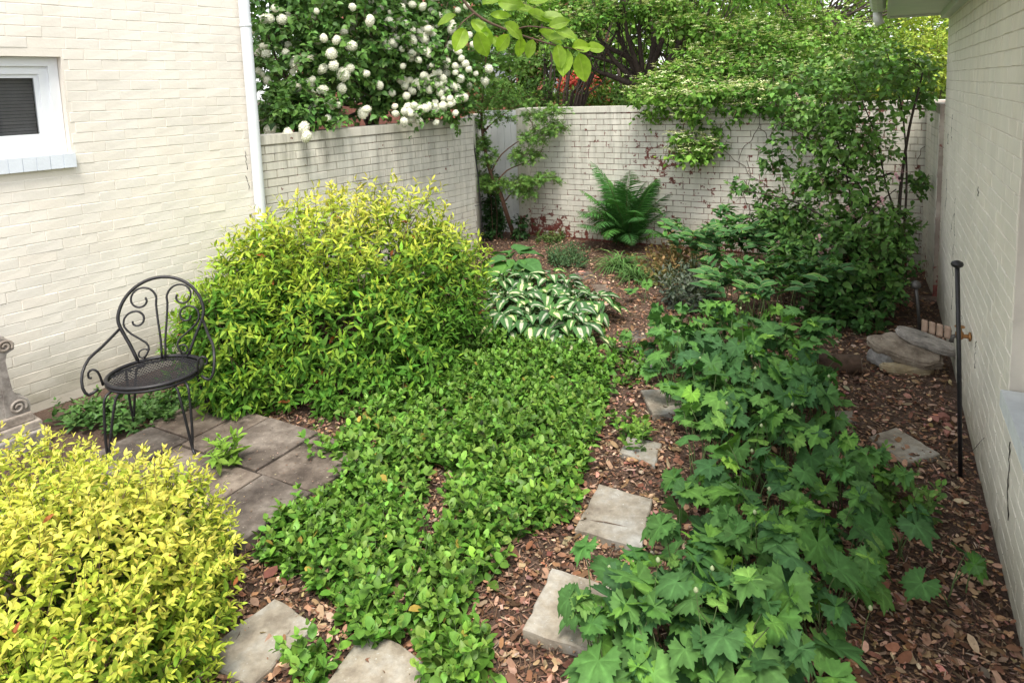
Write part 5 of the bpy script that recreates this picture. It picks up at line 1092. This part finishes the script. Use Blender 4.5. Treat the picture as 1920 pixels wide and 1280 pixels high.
# ------------------------------------------------------------------ branch hanging in from above
br_a = aty(830, -160, 2.7); nb = empty('overhanging_branch', tuple(br_a)); tag(nb, 'bright green leafy branch hanging in from above', 'branch')
BR = [[(830, -160, 2.7), (850, -40, 2.65), (890, 25, 2.6), (960, 60, 2.6), (1040, 85, 2.6), (1095, 95, 2.6)], [(890, 25, 2.6), (870, 40, 2.58), (858, 55, 2.58)], [(850, -40, 2.65), (920, -10, 2.7), (990, 10, 2.75), (1020, 30, 2.75)], [(960, 60, 2.6), (990, 50, 2.55), (1040, 55, 2.5)]]
for pts in BR:
    W = smooth_path(path(pts), 4); MB().tube(W, np.linspace(0.008 if len(pts) > 4 else 0.004, 0.0018, len(W)), 6).build('twig', M_twig, nb, True)
NBL = [grid_leaf('leaf', [(0, .1), (0.12, 0.6), (0.32, 0.95), (0.52, 1.0), (0.75, 0.75), (0.92, 0.3), (1.0, 0.03)], 0.62, (-1, -0.5, -0.08, 0, 0.08, 0.5, 1), lambda u, t: (0.27, 0.42, 0.05) if abs(u) > 0.05 else (0.36, 0.50, 0.10), (lambda k: lambda u, t: 0.10 * abs(u) - (0.1 + 0.12 * k) * t * t)(i), leaf_mat('thin_backlit_leaf', 0.45, 0.5, 0.15)) for i in range(3)]
rr2 = random.Random(3)
for x, y, rot, sz in [(870, 55, 200, 50), (895, 60, 160, 46), (855, 30, 250, 42), (920, 30, 90, 45), (945, 45, 120, 46), (905, 10, 60, 44), (935, 5, 100, 48), (965, 20, 80, 46), (990, 25, 100, 44), (1010, 60, 110, 46), (1030, 78, 60, 44), (1045, 85, 170, 46), (1062, 95, 190, 50), (1085, 100, 165, 56), (1072, 90, 80, 46), (1098, 92, 85, 42), (975, 70, 180, 40), (955, 65, 220, 38), (1000, 75, 200, 36), (880, 0, 30, 44), (860, -5, 320, 42), (845, -20, 280, 44), (925, 70, 150, 30), (990, 5, 70, 44), (1015, 30, 95, 46), (1030, 50, 75, 44), (885, 40, 130, 44), (910, 50, 170, 40), (955, -5, 60, 46), (1040, 58, 100, 40)]:
    o = link('leaf', NBL[rr2.randrange(3)], nb); p_ = aty(x, y, 2.6 + rr2.uniform(-0.06, 0.06)); a = math.radians(rot)
    d = np.array(_r) * math.sin(a) + np.array(_u) * math.cos(a) + np.array([0, rr2.uniform(-0.5, 0.5), 0]); up = np.array([rr2.uniform(-0.4, 0.4), -0.8, rr2.uniform(0.2, 0.9)])
    R = frames(d[None], up[None])[0]; o.matrix_basis = Matrix.Translation(tuple(p_ - br_a)) @ Matrix(R.tolist()).to_4x4() @ Matrix.Scale(sz * 2.6 / FOC * rr2.uniform(0.85, 1.1), 4)

# ------------------------------------------------------------------ wrought iron chair
cc = np.array([-1.98, 3.57]); cs = nrm(np.array([0.97, 0.24])); cf = np.array([cs[1], -cs[0]]); ZP = 0.058
ch = empty('iron_chair', (*cc, ZP)); tag(ch, 'black wrought iron garden chair with scrolled back on the patio', 'chair')
def CP(s, f, z): q = cc + cs * s + cf * f; return np.array([q[0], q[1], z + ZP])
SA, SB, SZ = 0.235, 0.22, 0.39
ring = [CP(SA * math.cos(t), SB * math.sin(t), SZ) for t in np.linspace(0, 2 * math.pi, 41)]
MB().tube(ring, 0.011, 8, False).build('seat_rim', M_iron, ch, True)
MB().tube([p_ - [0, 0, 0.02] for p_ in ring], 0.008, 6, False).build('seat_band', M_iron, ch, True)
mesh_ = MB()
for i in range(-19, 20):
    for ax in (0, 1):
        # diagonal strips of the expanded metal seat
        c0 = i * 0.0185
        ts = np.linspace(-0.36, 0.36, 19); L_ = []
        for t in ts:
            s_, f_ = ((c0 + t) * 0.7071, (t - c0) * 0.7071) if ax == 0 else ((c0 - t) * 0.7071, (t + c0) * 0.7071)
            if (s_ / SA) ** 2 + (f_ / SB) ** 2 < 0.99: L_.append(CP(s_, f_, SZ - 0.006 - 0.014 * (1 - (s_ / SA) ** 2 - (f_ / SB) ** 2) + 0.001 * ax))
        if len(L_) > 1: mesh_.tube(L_, 0.0026, 4, False)
mesh_.build('seat_mesh', M_iron, ch)
def spiral(c2, r0, r1, a0, a1, n=22): return [(c2[0] + (r0 + (r1 - r0) * t) * math.cos(a0 + (a1 - a0) * t), c2[1] + (r0 + (r1 - r0) * t) * math.sin(a0 + (a1 - a0) * t)) for t in np.linspace(0, 1, n)]
def BP(s, z): lean = -0.185 - 0.10 * (z - SZ) / 0.42 + 0.35 * s * s; return CP(s, lean, z)      # back plane, curving round the seat
def rod(pts, rad=0.0075, name='scroll'): return MB().tube(smooth_path(pts, 2), rad, 6).build(name, M_iron, ch, True)
arch = [BP(-0.13, SZ), BP(-0.17, SZ + 0.10), BP(-0.215, SZ + 0.20)] + [BP(0.225 * math.cos(t), SZ + 0.235 + 0.215 * math.sin(t)) for t in np.linspace(math.pi * 0.98, math.pi * 0.02, 16)] + [BP(0.215, SZ + 0.20), BP(0.17, SZ + 0.10), BP(0.13, SZ)]
rod(arch, 0.0095, 'back_frame')
for sg in (-1, 1):
    rod([BP(sg * 0.01, SZ - 0.0), BP(sg * 0.012, SZ + 0.1), BP(sg * 0.022, SZ + 0.2), BP(sg * 0.03, SZ + 0.30)] + [BP(sg * x, SZ + z) for x, z in spiral((0.105, 0.335), 0.078, 0.022, math.pi * 1.0, -math.pi * 1.15, 24)], 0.006)
    rod([BP(sg * 0.10, SZ + 0.015), BP(sg * 0.075, SZ + 0.06), BP(sg * 0.09, SZ + 0.1), BP(sg * 0.16, SZ + 0.155), BP(sg * 0.195, SZ + 0.20)] + [BP(sg * x, SZ + z) for x, z in spiral((0.135, 0.225), 0.062, 0.016, 0.15, math.pi * 2.0, 22)], 0.006)
    rod([BP(sg * 0.075, SZ + 0.06)] + [BP(sg * x, SZ + z) for x, z in spiral((0.105, 0.035), 0.035, 0.012, math.pi * 0.8, -math.pi * 0.6, 12)], 0.005)
    arm = [BP(sg * 0.22, SZ + 0.19), CP(sg * 0.27, -0.07, SZ + 0.145), CP(sg * 0.305, 0.02, SZ + 0.12), CP(sg * 0.32, 0.09, SZ + 0.07), CP(sg * 0.315, 0.12, SZ), CP(sg * 0.29, 0.12, SZ - 0.04), CP(sg * 0.25, 0.10, SZ - 0.02)]
    rod(arm, 0.008, 'arm')
    rod([CP(sg * 0.232, 0.085, SZ - 0.01), CP(sg * 0.235, 0.10, SZ + 0.04), CP(sg * 0.245, 0.105, SZ + 0.075), CP(sg * 0.265, 0.11, SZ + 0.09), CP(sg * 0.285, 0.11, SZ + 0.075), CP(sg * 0.285, 0.11, SZ + 0.05), CP(sg * 0.272, 0.11, SZ + 0.045)], 0.006)
    for fq in (-1, 1):
        leg = MB()
        for o_ in (-0.028, 0.028):
            leg.tube(smooth_path([CP(sg * 0.12 + o_, fq * 0.13 - o_ * sg * fq, SZ - 0.02), CP(sg * 0.165 + o_, fq * 0.175, SZ - 0.035), CP(sg * 0.18 + o_ * 0.8, fq * 0.195, SZ - 0.1), CP(sg * 0.195 + o_ * 0.35, fq * 0.215, 0.12), CP(sg * 0.20, fq * 0.225, 0.03), CP(sg * 0.215, fq * 0.25, 0.008)], 3), 0.007, 6)
        leg.build('leg', M_iron, ch, True)

# ------------------------------------------------------------------ carved stone ornament at the left edge
M_cast = stone_mat('weathered_cast_stone', (0.14, 0.12, 0.105), (0.30, 0.275, 0.25), (0.42, 0.40, 0.37), 9)
oc = at(14, 790, 0.16); on = empty('stone_pedestal', (oc[0], oc[1], 0)); tag(on, 'carved grey stone pedestal with scrolls at the left edge', 'ornament')
rz_ = math.pi / 2 - HL
def OB(s, w_, z): q = np.array([oc[0], oc[1]]) + dL * s - nL * w_; return np.array([q[0], q[1], z])
def obox(s0, s1, w0, w1, z0, z1, name): 
    m = MB(); m.prism([OB(s0, w0, 0)[:2], OB(s1, w0, 0)[:2], OB(s1, w1, 0)[:2], OB(s0, w1, 0)[:2]], z0, z1, 0.006); return m.build(name, M_cast, on)
obox(-0.6, 0.15, -0.14, 0.14, 0.0, 0.10, 'base_slab'); obox(-0.6, 0.13, -0.10, 0.11, 0.105, 0.15, 'base_slab'); obox(-0.5, 0.10, -0.075, 0.085, 0.155, 0.20, 'plinth')
pf = [(0.0, 0.20), (0.115, 0.20), (0.12, 0.24), (0.11, 0.275), (0.085, 0.29), (0.06, 0.31), (0.045, 0.35), (0.035, 0.45), (0.03, 0.52), (0.04, 0.56), (0.075, 0.575), (0.08, 0.61), (0.055, 0.635), (0.02, 0.65), (0.0, 0.68)]
m = MB(); vs = [OB(-0.02 + s, w_, z) for w_ in (-0.06, 0.06) for s, z in pf]; k = len(pf)
m.add(vs, [tuple(range(k))[::-1], tuple(range(k, 2 * k))] + [(i, (i + 1) % k, k + (i + 1) % k, k + i) for i in range(k)]); m.build('scroll_bracket', M_cast, on)
for (sx, sz_, r_0) in ((0.06, 0.245, 0.042), (0.035, 0.602, 0.036)):
    for w_ in (-0.062, 0.062):
        W = [OB(-0.02 + sx + x, w_, sz_ + z) for x, z in spiral((0, 0), r_0, 0.008, -0.6, 9.5, 34)]; MB().tube(W, 0.0085, 6).build('scroll', M_cast, on, True)
obox(-0.4, 0.0, -0.05, 0.05, 0.201, 0.62, 'panel')

# ------------------------------------------------------------------ poles, tap and rocks on the right
pl = at(1802, 898, 0.0); po = empty('garden_stake', tuple(pl)); tag(po, 'tall black metal stake with flat ball top near the right wall', 'stake')
top = aty(1795, 492, pl[1] - 0.0); H_ = top[2]
MB().tube([pl - [0, 0, 0.05], pl * 0.5 + np.array([top[0], pl[1], H_]) * 0.5, (top[0], pl[1], H_ - 0.01)], 0.010, 10).build('shaft', M_iron, po, True)
MB().lathe((top[0], pl[1], H_ - 0.012), [(0.011, -0.012), (0.022, -0.006), (0.026, 0.004), (0.022, 0.014), (0.010, 0.02), (0.002, 0.022)], 14).build('finial', M_iron, po, True)
pl = at(1726, 622, 0.0); po = empty('garden_stake', tuple(pl)); tag(po, 'short grey metal stake with ball top in the leaf litter', 'stake')
top = aty(1717, 533, pl[1]); M_zinc = simple('dull_grey_iron', (0.10, 0.095, 0.09), 0.5, 0.3, 30, 0.2, 0.4)
MB().tube([pl - [0, 0, 0.05], (pl[0] * .5 + top[0] * .5, pl[1], top[2] * 0.5), (top[0], pl[1], top[2])], 0.012, 8).build('shaft', M_zinc, po, True)
MB().lathe((top[0], pl[1], top[2] - 0.005), [(0.013, -0.03), (0.03, -0.018), (0.036, 0.0), (0.03, 0.02), (0.014, 0.032), (0.002, 0.035)], 14).build('finial', M_zinc, po, True)

M_brass = simple('aged_brass', (0.35, 0.18, 0.07), 0.45, 0.35, 40, 0.2, 0.6); M_clay = simple('tan_clay_plate', (0.36, 0.25, 0.19), 0.7, 0.15, 25, 0.2)
sA = 2.0                                   # distance of the tap along the right wall
def wp(px, py):
    d = ray(px, py); nn = np.array([nR[0], nR[1], 0]); t_ = ((np.array([*R0, 0]) - CAM) @ nn) / (d @ nn); return CAM + d * t_
tp = wp(1824, 632); out = -np.array([nR[0], nR[1], 0])
tap = empty('garden_tap', tuple(tp)); tag(tap, 'small brass garden tap on the right house wall', 'tap')
MB().tube([tp + out * -0.01, tp + out * 0.05, tp + out * 0.075 + [0, 0, 0]], 0.011, 10).build('pipe', M_brass, tap, True)
MB().lathe(tp + out * 0.012, [(0.012, -0.004), (0.024, -0.003), (0.024, 0.006), (0.012, 0.008)], 12, out).build('flange', M_brass, tap, True)
MB().lathe(tp + out * 0.06, [(0.012, -0.02), (0.02, -0.012), (0.02, 0.018), (0.013, 0.024), (0.008, 0.045)], 12).build('valve_body', M_brass, tap, True)
MB().tube([tp + out * 0.07, tp + out * 0.09 + [0, 0, -0.01], tp + out * 0.095 + [0, 0, -0.04]], [0.010, 0.011, 0.012], 10).build('spout', M_zinc, tap, True)
MB().lathe(tp + out * 0.06 + np.array([0, 0, 0.045]), [(0.004, 0), (0.022, 0.001), (0.026, 0.005), (0.022, 0.009), (0.004, 0.01)], 10).build('handle', M_brass, tap, True)
pa = tp + out * 0.095 + np.array([0, 0, 0.005]); pe = aty(1729, 610, pa[1] + 0.16); dv = nrm(pe - pa); hr = empty('clay_plate_hanger', tuple(pa)); tag(hr, 'row of four tan clay plates on two thin rods beside the tap', 'hose hanger')
for dz in (-0.014, 0.014): MB().tube([pa + [0, 0, dz], pe + [0, 0, dz]], 0.003, 6).build('rod', M_zinc, hr, True)
Ltot = np.linalg.norm(pe - pa)
for k in range(4):
    c = pa + dv * Ltot * (0.16 + 0.26 * k); c = c + nrm(CAM - c) * 0.016; x = dv; zz = np.array([0, 0, 1.0]); yy = nrm(np.cross(zz, x)); rows_ = []
    m = MB(); vs = []; n_ = 7
    for side in (0, 1):
        for i in range(n_):
            a = -0.75 + 1.5 * i / (n_ - 1)
            for e_ in (-1, 1): vs.append(c + x * e_ * 0.017 * (1 - 0.15 * (abs(a) > 0.7)) + zz * 0.034 * math.sin(a) / math.sin(0.75) + yy * (-0.012 * math.cos(a) + (0.008 if side else 0)))
    q = 2 * n_
    for i in range(n_ - 1):
        a = 2 * i; m_f = [(a, a + 1, a + 3, a + 2), (q + a + 2, q + a + 3, q + a + 1, q + a), (a, a + 2, q + a + 2, q + a), (a + 1, q + a + 1, q + a + 3, a + 3)]
        rows_ += m_f
    rows_ += [(0, q, q + 1, 1), (2 * n_ - 2, 2 * n_ - 1, q + 2 * n_ - 1, q + 2 * n_ - 2)]
    m.add(vs, rows_); m.build('plate', M_clay, hr, True)

M_rock = stone_mat('grey_brown_rock', (0.12, 0.095, 0.07), (0.24, 0.20, 0.155), (0.36, 0.32, 0.26), 11)
M_rock2 = stone_mat('grey_rock', (0.14, 0.14, 0.13), (0.27, 0.26, 0.245), (0.40, 0.385, 0.36), 11)
M_rock3 = stone_mat('yellow_sandstone', (0.22, 0.17, 0.09), (0.36, 0.30, 0.19), (0.42, 0.38, 0.28), 9)
import bmesh
def rock(center, size, rot, mat, label, seed):
    r = np.random.default_rng(seed); bm = bmesh.new(); bmesh.ops.create_icosphere(bm, subdivisions=4, radius=1.0)
    V = np.array([v.co[:] for v in bm.verts]); 
    for i in range(9):
        n_ = nrm(r.normal(size=3) * np.array([1, 1, 0.25])); d_ = r.uniform(0.45, 0.75); s = V @ n_; V = V - np.outer(np.clip(s - d_, 0, None), n_)
    for sgn in (1, -1): V[:, 2] = np.where(V[:, 2] * sgn > 0.42, sgn * (0.42 + 0.12 * (V[:, 2] * sgn - 0.42)), V[:, 2])
    V = V * (1 + 0.035 * lumps(V, seed, 4))[:, None]; V[:, 2] += 0.03 * np.round(lumps(V * np.array([1, 1, 5]), seed + 1, 1.5) * 3) / 3
    R = np.array(Matrix.Rotation(rot[2], 3, 'Z') @ Matrix.Rotation(rot[1], 3, 'Y') @ Matrix.Rotation(rot[0], 3, 'X'))
    V = (V * np.array(size)) @ R.T
    for v, c in zip(bm.verts, V): v.co = c
    me = bpy.data.meshes.new('rock'); bm.to_mesh(me); bm.free(); me.materials.append(mat); o = link('rock', me); o.location = tuple(center); tag(o, label, 'rock', 'rocks piled by the right wall'); return o
def flat_rock(center, size, rot, mat, label, seed):
    """a split slab: uneven outline, layered sides, slightly domed top"""
    r = np.random.default_rng(seed); n = 26; a = np.linspace(0, 2 * math.pi, n, endpoint=False)
    key = np.sort(r.uniform(0, 2 * math.pi, 7)); rad = np.interp(a, np.concatenate([key - 2 * math.pi, key, key + 2 * math.pi]), np.tile(r.uniform(0.72, 1.1, 7), 3))
    rad /= np.maximum(np.abs(np.cos(a)) ** 3 + np.abs(np.sin(a)) ** 3, 0.1) ** (1 / 3.0)
    lv = [(-0.5, 0.9), (-0.3, 1.0), (-0.05, 0.97), (0.0, 1.02), (0.28, 0.99), (0.32, 0.94), (0.5, 0.90), (0.52, 0.55), (0.56, 0.0)]
    vs = []
    for z, k in lv:
        jt = r.normal(size=n) * 0.018; q = rad * (k + (jt if 0 < k else 0))
        for i in range(n): vs.append((q[i] * math.cos(a[i]), q[i] * math.sin(a[i]), z + r.normal() * 0.035))
    R = np.array(Matrix.Rotation(rot[2], 3, 'Z') @ Matrix.Rotation(rot[1], 3, 'Y') @ Matrix.Rotation(rot[0], 3, 'X')); V = (np.array(vs) * np.array(size)) @ R.T
    fs = [tuple(range(n))[::-1]]
    for k in range(len(lv) - 1):
        for i in range(n): j = (i + 1) % n; fs.append((k * n + i, k * n + j, (k + 1) * n + j, (k + 1) * n + i))
    me = bpy.data.meshes.new('rock'); me.from_pydata(V.tolist(), [], fs); me.materials.append(mat); me.update(); o = link('rock', me); o.location = tuple(center); tag(o, label, 'rock', 'rocks piled by the right wall'); return o
flat_rock(at(1697, 656, 0.13), (0.22, 0.11, 0.07), (0.42, 0.22, -0.62), M_rock, 'large brown tilted slab of the rock pile', 1)
flat_rock(at(1735, 642, 0.19) + np.array([0.02, 0.03, 0]), (0.21, 0.085, 0.05), (0.1, 0.26, -0.55), M_rock2, 'grey slab lying on top of the rock pile against the wall', 2)
flat_rock(at(1700, 689, 0.03), (0.18, 0.07, 0.06), (0, 0.03, -0.15), M_rock3, 'yellowish flat stone at the front of the rock pile', 3)
flat_rock(at(1660, 672, 0.05), (0.10, 0.09, 0.09), (0.1, 0.25, 0.4), M_rock2, 'small grey stone at the left of the rock pile', 4)
# short log
M_log = simple('weathered_log_bark', (0.11, 0.07, 0.05), 0.9, 0.4, 18, 0.8); M_end = simple('grey_cut_wood', (0.24, 0.20, 0.17), 0.85, 0.25, 22, 0.3)
lc = at(1580, 682, 0.05); lg = empty('log', (lc[0], lc[1], 0)); tag(lg, 'short cut log half under the anemone leaves', 'log')
ld = nrm(np.array([1.0, -0.25, 0.0])); MB().tube([lc - ld * 0.16, lc - ld * 0.05, lc + ld * 0.1], [0.065, 0.062, 0.064], 14).build('bark', M_log, lg, True)
MB().lathe(lc + ld * 0.1005, [(0.058, 0), (0.054, 0.004), (0.03, 0.005), (0.005, 0.0055)], 14, ld).build('cut_end', M_end, lg)
# brick rubble and twigs on the litter
for x, y, s, lb in [(1752, 785, 0.035, 'left'), (1766, 780, 0.045, 'largest'), (1778, 798, 0.03, 'upper right'), (1776, 810, 0.03, 'lower right')]:
    o = rock(at(x, y, 0.02), (s, s * 0.8, s * 0.7), (0.3, 0.2, x), M_red2, f'{lb} one of four broken brick pieces near the black stake', 20 + x % 17); o['group'] = 'broken brick pieces'; o['category'] = 'brick piece'; o.name = 'brick_fragment'
o = rock(at(945, 1042, 0.02), (0.04, 0.032, 0.03), (0.3, 0.2, 1), M_red2, 'broken brick piece at the path edge of the ground cover', 31); o['group'] = 'broken brick pieces'; o['category'] = 'brick piece'; o.name = 'brick_fragment'
rr2 = random.Random(77)
tw = MB()
for i in range(140):
    q = sample_ground(1, bed)[0]; a = rr2.uniform(0, 6.28); L_ = rr2.uniform(0.1, 0.32); d = np.array([math.cos(a), math.sin(a), 0]); p_ = np.array([q[0], q[1], 0.028])
    if inpoly(q[None], patio_poly)[0]: continue
    tw.tube([p_, p_ + d * L_ * 0.5 + [rr2.uniform(-.02, .02), rr2.uniform(-.02, .02), 0.012], p_ + d * L_ + [0, 0, rr2.uniform(-0.01, 0.02)]], [0.0025, 0.002, 0.001], 4, False)
o = tw.build('fallen_twigs', M_twig); tag(o, 'thin dead twigs lying on the leaf litter', 'twigs', None, 'stuff')
